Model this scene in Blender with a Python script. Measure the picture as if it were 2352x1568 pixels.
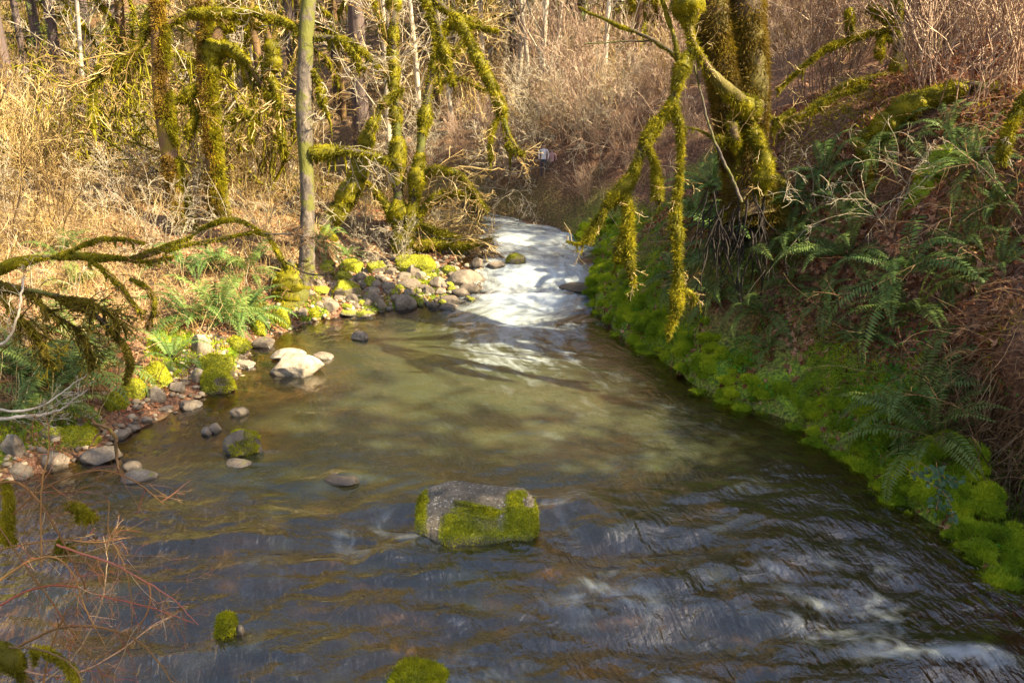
import bpy, bmesh, math, random
import numpy as np
from mathutils import Vector, Matrix
for o in list(bpy.data.objects): bpy.data.objects.remove(o)
sc = bpy.context.scene
COL = sc.collection
rng = np.random.default_rng(11)
random.seed(5)

# ------------------------------------------------------------------ camera
CAMH, F, CX, CY, HZ = 4.5, 1960.0, 1176.0, 784.0, 100.0
PITCH = math.atan((CY - HZ) / F)
cd = bpy.data.cameras.new('camera'); cam = bpy.data.objects.new('camera', cd); COL.objects.link(cam)
cam.location = (0, 0, CAMH); cam.rotation_euler = (math.pi/2 - PITCH, 0, 0)
cd.sensor_width = 36; cd.lens = 36 * F / 2352; cd.clip_start = 0.05; cd.clip_end = 600
sc.camera = cam
# ------------------------------------------------------------------ light
SUN_AZ = math.radians(104)      # clockwise from +Y
SUN_EL = math.radians(42)
sdir = Vector((math.sin(SUN_AZ)*math.cos(SUN_EL), math.cos(SUN_AZ)*math.cos(SUN_EL), math.sin(SUN_EL)))
w = bpy.data.worlds.new('World'); sc.world = w; w.use_nodes = True
nt = w.node_tree; bgn = nt.nodes['Background']
sky = nt.nodes.new('ShaderNodeTexSky'); sky.sky_type = 'NISHITA'; sky.sun_disc = False
sky.sun_elevation = SUN_EL; sky.sun_rotation = SUN_AZ; sky.air_density = 1.0; sky.dust_density = 2.5; sky.ozone_density = 1.0
tm = nt.nodes.new('ShaderNodeMix'); tm.data_type = 'RGBA'; tm.blend_type = 'MULTIPLY'; tm.inputs[0].default_value = 1; tm.inputs[7].default_value = (1.05, 1.0, .96, 1)
nt.links.new(sky.outputs[0], tm.inputs[6]); nt.links.new(tm.outputs[2], bgn.inputs[0]); bgn.inputs[1].default_value = 0.08
sl = bpy.data.lights.new('sun', 'SUN'); sl.energy = 5.0; sl.angle = math.radians(0.5); sl.color = (1.0, 0.84, 0.56)
so = bpy.data.objects.new('sun', sl); COL.objects.link(so); so.rotation_euler = sdir.to_track_quat('Z', 'Y').to_euler()
sc.view_settings.view_transform = 'Standard'; sc.view_settings.look = 'None'
sc.view_settings.exposure = 2.12; sc.view_settings.gamma = 1
sc.render.engine = 'CYCLES'
cy = sc.cycles; cy.max_bounces = 6; cy.diffuse_bounces = 3; cy.glossy_bounces = 2; cy.transmission_bounces = 4
cy.transparent_max_bounces = 8; cy.caustics_reflective = False; cy.caustics_refractive = False; cy.use_denoising = True

# ------------------------------------------------------------------ noise
_T = np.random.default_rng(3).random((256, 256))
_T3 = np.random.default_rng(4).random((64, 64, 64))
def _sm(t): return t*t*(3-2*t)
def n2(x, y):
    x = np.asarray(x, float); y = np.asarray(y, float)
    xi = np.floor(x).astype(int); yi = np.floor(y).astype(int); fx = _sm(x-xi); fy = _sm(y-yi)
    a = _T[xi & 255, yi & 255]; b = _T[(xi+1) & 255, yi & 255]; c = _T[xi & 255, (yi+1) & 255]; d = _T[(xi+1) & 255, (yi+1) & 255]
    return (a*(1-fx)+b*fx)*(1-fy)+(c*(1-fx)+d*fx)*fy
def fb2(x, y, o=4):
    s = 0; a = .5; t = 0
    for i in range(o):
        s = s + a*n2(x*2**i+17.3*i, y*2**i+9.1*i); t += a; a *= .5
    return s/t*2-1
def n3(p):
    i = np.floor(p).astype(int); f = _sm(p-i); r = 0
    for dx in (0, 1):
        for dy in (0, 1):
            for dz in (0, 1):
                wgt = (f[:, 0] if dx else 1-f[:, 0])*(f[:, 1] if dy else 1-f[:, 1])*(f[:, 2] if dz else 1-f[:, 2])
                r = r + wgt*_T3[(i[:, 0]+dx) & 63, (i[:, 1]+dy) & 63, (i[:, 2]+dz) & 63]
    return r
def fb3(p, o=3):
    s = 0; a = .5; t = 0
    for i in range(o): s = s + a*n3(p*2**i+7.7*i+50); t += a; a *= .5
    return s/t*2-1
def S(x, a, b): return _sm(np.clip((x-a)/(b-a), 0, 1))
def unit(v): return v/np.maximum(np.linalg.norm(v, axis=-1, keepdims=True), 1e-9)

# ------------------------------------------------------------------ mesh helpers
def mesh(name, V, faces, mat, attrs=None, smooth=True, fattr=None):
    """V (n,3); faces: list of int arrays (m,k); attrs: dict name->(n,) floats"""
    me = bpy.data.meshes.new(name)
    V = np.ascontiguousarray(V, dtype=np.float32)
    me.vertices.add(len(V)); me.vertices.foreach_set('co', V.ravel())
    li = np.concatenate([np.asarray(f).ravel() for f in faces]); tot = np.concatenate([np.full(len(f), f.shape[1]) for f in faces])
    me.loops.add(len(li)); me.loops.foreach_set('vertex_index', li.astype(np.int32))
    st = np.concatenate([[0], np.cumsum(tot)[:-1]]).astype(np.int32)
    me.polygons.add(len(tot)); me.polygons.foreach_set('loop_start', st); me.polygons.foreach_set('loop_total', tot.astype(np.int32))
    me.polygons.foreach_set('use_smooth', np.full(len(tot), smooth, dtype=bool))
    me.update(calc_edges=True)
    for k, a in (attrs or {}).items():
        a = np.asarray(a, dtype=np.float32)
        if a.ndim == 1:
            at = me.attributes.new(k, 'FLOAT', 'POINT'); at.data.foreach_set('value', a)
        else:
            at = me.attributes.new(k, 'FLOAT_VECTOR', 'POINT'); at.data.foreach_set('vector', a.ravel())
    if mat: me.materials.append(mat)
    return me
class Geo:
    def __init__(s): s.V = []; s.Fq = []; s.Ft = []; s.R = []; s.n = 0
    def add(s, V, q=None, t=None, r=None):
        V = np.asarray(V, float).reshape(-1, 3)
        if len(V) == 0: return s
        if q is not None and len(q): s.Fq.append(np.asarray(q)+s.n)
        if t is not None and len(t): s.Ft.append(np.asarray(t)+s.n)
        s.V.append(V); s.R.append(np.zeros(len(V)) if r is None else np.broadcast_to(r, (len(V),)).astype(float)); s.n += len(V); return s
    def mesh(s, name, mat, off=(0, 0, 0), smooth=True):
        fs = []
        if s.Fq: fs.append(np.concatenate(s.Fq))
        if s.Ft: fs.append(np.concatenate(s.Ft))
        return mesh(name, np.concatenate(s.V)-np.array(off), fs, mat, {'rnd': np.concatenate(s.R)}, smooth)
def link(name, me, parent=None, loc=(0, 0, 0)):
    o = bpy.data.objects.new(name, me); COL.objects.link(o); o.location = loc
    if parent is not None: o.parent = parent
    return o
def tag(o, label, cat, group=None, kind=None):
    if label: o['label'] = label
    if cat: o['category'] = cat
    if group: o['group'] = group
    if kind: o['kind'] = kind
    return o
def thing(name, label, cat, loc, group=None):
    o = bpy.data.objects.new(name, None); COL.objects.link(o); o.location = loc; o.empty_display_size = .1
    return tag(o, label, cat, group)
def part(name, geo, mat, root, label=None):
    o = link(name, geo.mesh(name, mat, root.location), root)
    if label: o['label'] = label
    return o

def tubes(P, R, k=3, cap=False):
    """P (N,S,3), R (N,S) -> V, quads"""
    P = np.asarray(P, float); R = np.asarray(R, float); N, Sg, _ = P.shape
    T = np.gradient(P, axis=1); T = unit(T)
    m = unit(P[:, -1]-P[:, 0]); ref = np.where(np.abs(m[:, 2:3]) > .8, np.array([[1., .2, 0]]), np.array([[0, 0, 1.]]))
    U = unit(np.cross(T, ref[:, None, :])); W = np.cross(T, U)
    a = np.arange(k)*2*math.pi/k
    V = P[:, :, None, :]+R[:, :, None, None]*(U[:, :, None, :]*np.cos(a)[None, None, :, None]+W[:, :, None, :]*np.sin(a)[None, None, :, None])
    idx = np.arange(N*Sg*k).reshape(N, Sg, k)
    A = idx[:, :-1, :]; B = idx[:, 1:, :]
    q = np.stack([A, np.roll(A, -1, 2), np.roll(B, -1, 2), B], -1).reshape(-1, 4)
    return V.reshape(-1, 3), q
def rep(r, n): return np.repeat(r, n)
def grow(P0, D, L, segs=5, curl=.25, grav=0., rg=rng):
    """paths (N,segs+1,3)"""
    N = len(P0); out = [P0]; d = unit(D); st = (L/segs)[:, None]
    for i in range(segs):
        d = unit(d+rg.normal(0, curl, (N, 3))+np.array([0, 0, grav])); out.append(out[-1]+d*st)
    return np.stack(out, 1)
def kids(paths, R, n, ang=(.5, 1.2), lo=.2, hi=1., lfac=(.3, .6), up=0., rg=rng, segs=4, curl=.2, grav=0, plen=None):
    """n children per path; returns paths, radii start"""
    N, Sg, _ = paths.shape
    pi = np.repeat(np.arange(N), n); t = rg.uniform(lo, hi, N*n)*(Sg-1); i = np.minimum(t.astype(int), Sg-2); f = (t-i)[:, None]
    p = paths[pi, i]*(1-f)+paths[pi, i+1]*f; T = unit(paths[pi, i+1]-paths[pi, i])
    r = R[pi, i]*(1-f[:, 0])+R[pi, i+1]*f[:, 0]
    o = unit(np.cross(T, rg.normal(size=(N*n, 3)))); a = rg.uniform(ang[0], ang[1], N*n)[:, None]
    d = T*np.cos(a)+o*np.sin(a)+np.array([0, 0, up])
    if plen is None: plen = np.linalg.norm(np.diff(paths, axis=1), axis=2).sum(1)
    L = plen[pi]*rg.uniform(lfac[0], lfac[1], N*n)*(1-.5*t/(Sg-1))
    return grow(p, d, L, segs, curl, grav, rg), r
def taper(r0, segs, e=.25): return np.asarray(r0)[:, None]*np.linspace(1, e, segs+1)[None, :]
def spline(pts, n=24):
    pts = np.asarray(pts, float); m = len(pts)
    if m == 2: t = np.linspace(0, 1, n)[:, None]; return pts[0]*(1-t)+pts[1]*t
    q = np.concatenate([[2*pts[0]-pts[1]], pts, [2*pts[-1]-pts[-2]]]); t = np.linspace(0, m-1, n); i = np.minimum(t.astype(int), m-2); f = (t-i)[:, None]
    a, b, c, d = q[i], q[i+1], q[i+2], q[i+3]
    return .5*(2*b+(c-a)*f+(2*a-5*b+4*c-d)*f**2+(3*b-a-3*c+d)*f**3)

# ------------------------------------------------------------------ materials
def M(name):
    m = bpy.data.materials.new(name); m.use_nodes = True; nt = m.node_tree; nt.nodes.clear()
    out = nt.nodes.new('ShaderNodeOutputMaterial')
    return m, nt, out
def N(nt, t, **kw):
    n = nt.nodes.new(t)
    for k, v in kw.items():
        if k.startswith('_'): setattr(n, k[1:], v)
        else:
            k2 = int(k[1:]) if k[0] == 'i' and k[1:].isdigit() else k.replace('_', ' ')
            if hasattr(v, 'is_linked') or isinstance(v, bpy.types.NodeSocket): nt.links.new(v, n.inputs[k2])
            else: n.inputs[k2].default_value = v
    return n
def ramp(nt, fac, stops):
    r = nt.nodes.new('ShaderNodeValToRGB'); nt.links.new(fac, r.inputs[0]); e = r.color_ramp.elements
    while len(e) < len(stops): e.new(.5)
    for x, (p, c) in zip(e, stops): x.position = p; x.color = (*c, 1) if len(c) == 3 else c
    return r.outputs[0]
def fr(nt, fac, a, b):
    n = N(nt, 'ShaderNodeMapRange', i0=fac, i1=a, i2=b); return n.outputs[0]
def mathn(nt, op, a, b=0.):
    return N(nt, 'ShaderNodeMath', _operation=op, i0=a, i1=b).outputs[0]
def mixc(nt, f, a, b):
    n = nt.nodes.new('ShaderNodeMix'); n.data_type = 'RGBA'
    for s, v in ((n.inputs[0], f), (n.inputs[6], a), (n.inputs[7], b)):
        if isinstance(v, bpy.types.NodeSocket): nt.links.new(v, s)
        else: s.default_value = (*v, 1) if isinstance(v, tuple) and len(v) == 3 else v
    return n.outputs[2]
def attr(nt, name, typ='GEOMETRY'): return N(nt, 'ShaderNodeAttribute', _attribute_name=name, _attribute_type=typ)
def leafy(name, cols, trans=.35, rough=.6, tcol=1.3, wet=.0, nscale=0):
    m, nt, out = M(name); a = attr(nt, 'rnd').outputs['Fac']
    if nscale:
        g = N(nt, 'ShaderNodeNewGeometry'); nn = N(nt, 'ShaderNodeTexNoise', Vector=g.outputs['Position'], Scale=nscale, Detail=2.)
        a = mathn(nt, 'ADD', mathn(nt, 'MULTIPLY', a, .5), fr(nt, nn.outputs[0], .3, .7)); a = mathn(nt, 'MULTIPLY', a, .667)
    c = ramp(nt, a, cols)
    if name == 'fern':
        oi = N(nt, 'ShaderNodeObjectInfo').outputs['Random']; c = mixc(nt, mathn(nt, 'MULTIPLY', oi, .5), c, (.2, .22, .05))
    d = N(nt, 'ShaderNodeBsdfPrincipled', Base_Color=c, Roughness=rough); d.inputs['Specular IOR Level'].default_value = .2+wet
    tc = N(nt, 'ShaderNodeVectorMath', _operation='SCALE', i0=c); tc.inputs['Scale'].default_value = tcol
    t = N(nt, 'ShaderNodeBsdfTranslucent', Color=tc.outputs[0])
    x = N(nt, 'ShaderNodeMixShader', i0=trans, i1=d.outputs[0], i2=t.outputs[0]); nt.links.new(x.outputs[0], out.inputs[0]); return m
def barky(name, c1, c2, scale=6, stretch=(1, 1, .25), bump=.4, mossc=None, mossw=0., c3=None):
    m, nt, out = M(name); tc = N(nt, 'ShaderNodeTexCoord').outputs['Object']
    mp = N(nt, 'ShaderNodeMapping', Vector=tc, Scale=stretch).outputs[0]
    a = N(nt, 'ShaderNodeTexNoise', Vector=mp, Scale=float(scale), Detail=6., Roughness=.65).outputs[0]
    c = ramp(nt, a, [(.35, c1), (.65, c2)])
    if c3:
        a3 = N(nt, 'ShaderNodeTexNoise', Vector=mp, Scale=float(scale)*.8, Detail=3.).outputs[0]
        c = mixc(nt, fr(nt, a3, .5, .62), c, c3)
    if mossc:
        b = N(nt, 'ShaderNodeTexNoise', Vector=tc, Scale=2.2, Detail=5., Roughness=.6).outputs[0]
        c = mixc(nt, fr(nt, b, .62-mossw*.35, .7-mossw*.35), c, mossc)
    bp = N(nt, 'ShaderNodeBump', Strength=bump, Distance=.03, Height=a).outputs[0]
    d = N(nt, 'ShaderNodeBsdfPrincipled', Base_Color=c, Roughness=.85, Normal=bp); nt.links.new(d.outputs[0], out.inputs[0]); return m
MAT = {}
MAT['moss'] = leafy('moss', [(0, (.07, .065, .006)), (.5, (.2, .18, .008)), (1, (.44, .37, .012))], .35, nscale=5)
MAT['mossolive'] = leafy('moss_olive', [(0, (.05, .04, .006)), (.5, (.13, .1, .01)), (1, (.26, .22, .012))], .3, nscale=5)
MAT['mossbright'] = leafy('moss_bright', [(0, (.14, .14, .008)), (.5, (.36, .36, .012)), (1, (.66, .62, .02))], .35, nscale=8)
MAT['mossorange_lit'] = leafy('moss_orange_lit', [(0, (.05, .03, .008)), (.5, (.17, .1, .012)), (1, (.36, .24, .015))], .3, nscale=3)  # rust moss brightened, sunlight on the left maples put into the orange
MAT['mossgreen'] = leafy('moss_green', [(0, (.08, .13, .01)), (.5, (.27, .37, .016)), (1, (.56, .6, .025))], .3, nscale=3)
MAT['mossrust_shaded'] = leafy('moss_rust_shaded', [(0, (.045, .032, .006)), (.5, (.14, .09, .01)), (1, (.25, .18, .012))], .3, nscale=3)  # rust moss darkened, shade on the big maple trunk put into the colour
MAT['fern'] = leafy('fern', [(0, (.05, .1, .025)), (.5, (.1, .185, .045)), (1, (.2, .3, .08))], .3, .45)
MAT['deadfern'] = leafy('dead_fern', [(0, (.1, .04, .015)), (1, (.28, .13, .04))], .3)
MAT['litter'] = leafy('leaf_litter', [(0, (.09, .032, .015)), (.5, (.3, .115, .05)), (1, (.6, .33, .19))], .25, .55)
MAT['needle'] = leafy('needles', [(0, (.04, .06, .012)), (.6, (.13, .16, .025)), (1, (.36, .36, .05))], .3)
MAT['clover'] = leafy('clover', [(0, (.03, .13, .01)), (1, (.1, .32, .02))], .3, .4)
MAT['bluegreen'] = leafy('bramble_leaf', [(0, (.035, .08, .03)), (1, (.09, .15, .065))], .2, .35)
MAT['twig'] = leafy('twig_gold', [(0, (.17, .1, .03)), (.55, (.45, .31, .11)), (1, (.8, .64, .34))], 0.1)
MAT['twigbrown'] = leafy('twig_brown', [(0, (.06, .035, .015)), (.6, (.2, .125, .05)), (1, (.46, .33, .15))], .1)
MAT['twiggrey'] = leafy('twig_pale', [(0, (.2, .16, .1)), (1, (.6, .52, .38))], 0.)
MAT['twigpurple'] = leafy('twig_purple', [(0, (.17, .1, .07)), (.6, (.4, .27, .185)), (1, (.66, .52, .36))], 0.)
MAT['twigdark'] = leafy('twig_dark', [(0, (.05, .03, .015)), (1, (.2, .13, .05))], 0.)
MAT['twigred'] = leafy('twig_red', [(0, (.13, .06, .02)), (.5, (.32, .18, .06)), (.8, (.34, .07, .05)), (1, (.5, .4, .22))], 0.)
MAT['drygrass'] = leafy('dry_strands', [(0, (.07, .04, .018)), (.6, (.22, .12, .055)), (1, (.46, .31, .16))], .1)
MAT['bark'] = barky('bark_brown', (.04, .024, .01), (.12, .075, .03), 5, mossc=(.1, .08, .008), mossw=.5)
MAT['barkrust'] = barky('bark_rust', (.05, .03, .018), (.2, .11, .04), 6, mossc=(.16, .11, .008), mossw=.35)
MAT['birch'] = barky('bark_pale', (.03, .022, .016), (.17, .135, .1), 13, (1, 1, .5), 1., c3=(.07, .055, .045), mossc=(.1, .1, .01), mossw=.42)
MAT['alder'] = barky('bark_alder', (.3, .25, .18), (.6, .52, .4), 5)
MAT['conbark'] = barky('bark_conifer', (.045, .03, .03), (.15, .105, .09), 9, (1, 1, .12), .8)
MAT['rootbark'] = barky('bark_root', (.008, .005, .003), (.03, .019, .012), 9)
MAT['darkbark'] = barky('bark_dark', (.02, .015, .01), (.08, .055, .03), 6, mossc=(.08, .09, .01), mossw=.4)

# ------------------------------------------------------------------ terrain functions
_ry = [-30, 0, 4, 5, 6, 7.2, 8.7, 9.5, 10.5, 11.6, 13.4, 15, 17, 19, 22, 26, 34, 50]
_rx = [4, 4.0, 4.1, 4.15, 4.3, 4.3, 4.05, 3.6, 2.75, 2.4, 1.65, 1.5, 1.95, .75, -2.6, -6, -10, -19]
_ly = [-30, 0, 6, 8.2, 8.7, 9.7, 10.5, 11.1, 12.0, 12.6, 13.2, 14.0, 14.5, 15.2, 17, 18, 20, 22, 26, 34, 50]
_lx = [-6, -6.1, -5.9, -5.5, -5., -4.6, -4.35, -4.0, -4.15, -4.3, -3.85, -3.4, -1.8, -.75, -.7, -1.1, -3.0, -5.4, -9., -13, -23]
def xr(y): return np.interp(y, _ry, _rx)
def xl(y): return np.interp(y, _ly, _lx)
def wl(y): return np.interp(y, [-30, 13.9, 14.6, 15.3, 16.2, 17.3, 18, 21, 30, 50], [0, 0, .1, .22, .42, .5, .6, .7, .9, 1.4])
_pd = [0, .12, .5, 1.0, 2.0, 3.3, 4.5, 6, 9, 14, 20, 30, 60, 120]
_pz = [0, .18, .5, 1.05, 2.15, 3.45, 4.1, 4.7, 5.9, 8.2, 11, 16, 30, 55]
def wbf(x, y): return n2(x*.9+3, y*.9)*.5-.25+(n2(x*2.7, y*2.7)-.5)*.22
def DR(x, y): return x-xr(y)+wbf(x, y)*.7*S(y, 4, 7)
def DL(x, y): return xl(y)-x+wbf(x, y)*.6
def hgt(x, y, detail=True):
    x = np.asarray(x, float); y = np.asarray(y, float)
    dr = DR(x, y); dl = DL(x, y)
    w_ = wl(y)
    # right bank
    steep = .62+.38*S(y, 3, 6)*(1-S(y, 13, 17)*.55)
    zr = w_+np.interp(dr, _pd, _pz)*np.where(dr < 6, steep, 1-(1-steep)*np.clip(1-(dr-6)/8, 0, 1))
    zr = w_+(zr-w_)*(1-.5*S(y, 17.5, 25)*S(dr, .5, 3))
    zr = zr-.9*np.exp(-((y-6.2)/1.2)**2-((x-5.2)/.8)**2)
    # left bank: low floodplain
    bar = S(y, 13.6, 14.6)*S(x, -4.0, -3.2)*(1-S(y, 16.5, 18))
    zl = w_*.9+np.interp(dl, [0, .25, 1.2, 3, 8, 25, 45, 120], [0, .16, .42, .72, 1.0, 2.2, 7, 40])*(1-.78*bar)
    z = np.where(dr > 0, zr, np.where(dl > 0, zl, 0))
    # bed
    e = np.minimum(-dr, -dl); bed = w_-np.interp(e, [0, .3, 1, 3], [0, .14, .3, .55])*(1-.4*S(y, 13, 15))
    bed = bed+.06*fb2(x*1.5, y*1.5, 3)
    z = np.where(e > 0, bed, z)
    # far rise
    z = z+np.clip(y-34, 0, 200)*.22+np.clip(y-60, 0, 200)*.25
    if detail:
        m = np.where(e > 0, .15, np.minimum(1, .3+np.maximum(dr, dl)*.6))
        z = z+m*(.16*fb2(x*.8, y*.8, 4)+.05*fb2(x*4+9, y*4, 3))
        mb = (dr > -.05)*(dr < 2.2)
        z = z+mb*.2*np.sqrt(np.abs(fb2(x*2.1+40, y*2.1, 2)))*S(dr, -.05, .2)-mb*.06
    return z
def surf(x, y):
    return np.where((x < xr(y)+.1) & (x > xl(y)-.1), np.maximum(hgt(x, y), wl(y)), hgt(x, y))
sp_, cp_ = math.sin(PITCH), math.cos(PITCH)
def ray(px, py):
    u = (px-CX)/F; v = (CY-py)/F
    return np.array([u, cp_+v*sp_, -sp_+v*cp_])
def P(px, py, d):
    r = ray(px, py); return np.array([0, 0, CAMH])+r*d
def gp(px, py, f=surf):
    r = ray(px, py); t = np.arange(4, 90, .02); q = r[None, :]*t[:, None]+np.array([0, 0, CAMH])
    k = np.nonzero(q[:, 2] < f(q[:, 0], q[:, 1]))[0]
    i = k[0] if len(k) else len(t)-1
    p = q[i].copy(); return p, t[i]

# ------------------------------------------------------------------ ground
def ground():
    def axis(a, b, fine, coarse_pts):
        return np.concatenate([coarse_pts[0], np.arange(a, b, fine), coarse_pts[1]])
    gx = axis(-9, 9, .06, (-9-np.cumsum(.06*1.045**np.arange(1, 105)), 9+np.cumsum(.06*1.045**np.arange(0, 104))))
    gx = np.sort(gx); 
    gy = axis(2, 22, .07, (2-np.cumsum(.08*1.08**np.arange(1, 50)), 22+np.cumsum(.08*1.04**np.arange(0, 108))))
    gy = np.sort(gy)
    X, Y = np.meshgrid(gx, gy); Z = hgt(X, Y)
    dr = DR(X, Y); dl = DL(X, Y)
    # undercut bank, right foreground: the bank hangs over a dark hollow
    ov = np.exp(-((Y-8.1)/1.0)**2)*(dr > 0)
    band = np.exp(-((Z-wl(Y)-1.75)/.55)**2)
    X2 = X-ov*band*.85*S(dr, .5, 1.0)
    hol = np.exp(-((Y-7.5)/.7)**2)*np.exp(-((dr-.95)/.4)**2); Z2 = Z-1.05*hol
    nz = n2(X*1.3, Y*1.3)
    moss = np.clip(S(dr, -.05, .1)*(1-S(dr+nz*.9-.4, .55, 1.25)), 0, 1)
    moss = np.maximum(moss, S(dl, -.05, .05)*(1-S(dl, .3, .9))*S(n2(X*1.7, Y*1.7), .35, .6)*.9)
    moss = np.maximum(moss, (dr > 1)*S(n2(X*1.1+5, Y*1.1), .72, .88)*.5)
    moss = moss*(1-.8*S(Y, 17, 19)*(dr > 0))
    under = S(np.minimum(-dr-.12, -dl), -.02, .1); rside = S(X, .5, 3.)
    ny, nx = X.shape; idx = np.arange(nx*ny).reshape(ny, nx)
    q = np.stack([idx[:-1, :-1], idx[:-1, 1:], idx[1:, 1:], idx[1:, :-1]], -1).reshape(-1, 4)
    V = np.stack([X2, Y, Z2], -1).reshape(-1, 3)
    m, nt, out = M('ground'); g = N(nt, 'ShaderNodeNewGeometry').outputs['Position']
    a = N(nt, 'ShaderNodeTexNoise', Vector=g, Scale=7., Detail=6., Roughness=.7).outputs[0]
    b = N(nt, 'ShaderNodeTexNoise', Vector=g, Scale=26., Detail=4., Roughness=.6).outputs[0]
    big = N(nt, 'ShaderNodeTexNoise', Vector=g, Scale=.9, Detail=3.).outputs[0]
    soil = ramp(nt, b, [(.3, (.03, .016, .01)), (.5, (.13, .06, .03)), (.7, (.32, .17, .09))])
    dry = ramp(nt, b, [(.3, (.06, .04, .018)), (.5, (.18, .12, .055)), (.7, (.36, .26, .13))])
    dryf = attr(nt, 'dry').outputs['Fac']; c = mixc(nt, dryf, soil, dry)
    mc = ramp(nt, b, [(.3, (.03, .06, .005)), (.5, (.15, .24, .01)), (.7, (.36, .45, .015))])
    mf = mathn(nt, 'MULTIPLY', attr(nt, 'moss').outputs['Fac'], fr(nt, a, .3, .5)); c = mixc(nt, mf, c, mc)
    vo = N(nt, 'ShaderNodeTexVoronoi', Vector=g, Scale=9.); vo2 = N(nt, 'ShaderNodeTexVoronoi', Vector=g, Scale=3.5)
    peb = ramp(nt, vo.outputs['Color'], [(.2, (.09, .055, .025)), (.5, (.22, .14, .055)), (.8, (.36, .25, .12))])
    peb2 = mixc(nt, fr(nt, vo2.outputs['Distance'], .1, .4), peb, (.13, .08, .03))
    sand = mixc(nt, fr(nt, big, .35, .6), peb2, (.3, .19, .07))
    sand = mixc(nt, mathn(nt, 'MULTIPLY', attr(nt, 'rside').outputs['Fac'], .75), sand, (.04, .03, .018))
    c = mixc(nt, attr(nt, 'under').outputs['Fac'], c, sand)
    bp = N(nt, 'ShaderNodeBump', Strength=.7, Distance=.03, Height=b).outputs[0]
    d = N(nt, 'ShaderNodeBsdfPrincipled', Base_Color=c, Roughness=.9, Normal=bp); nt.links.new(d.outputs[0], out.inputs[0])
    dryv = S(dl, .5, 2.5)*.9+S(Y, 18, 24)*.4*(dr > 0)
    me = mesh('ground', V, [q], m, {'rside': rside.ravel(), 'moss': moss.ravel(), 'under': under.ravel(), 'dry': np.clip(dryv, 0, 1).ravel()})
    tag(link('ground', me), None, None, kind='structure')
ground()

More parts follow.
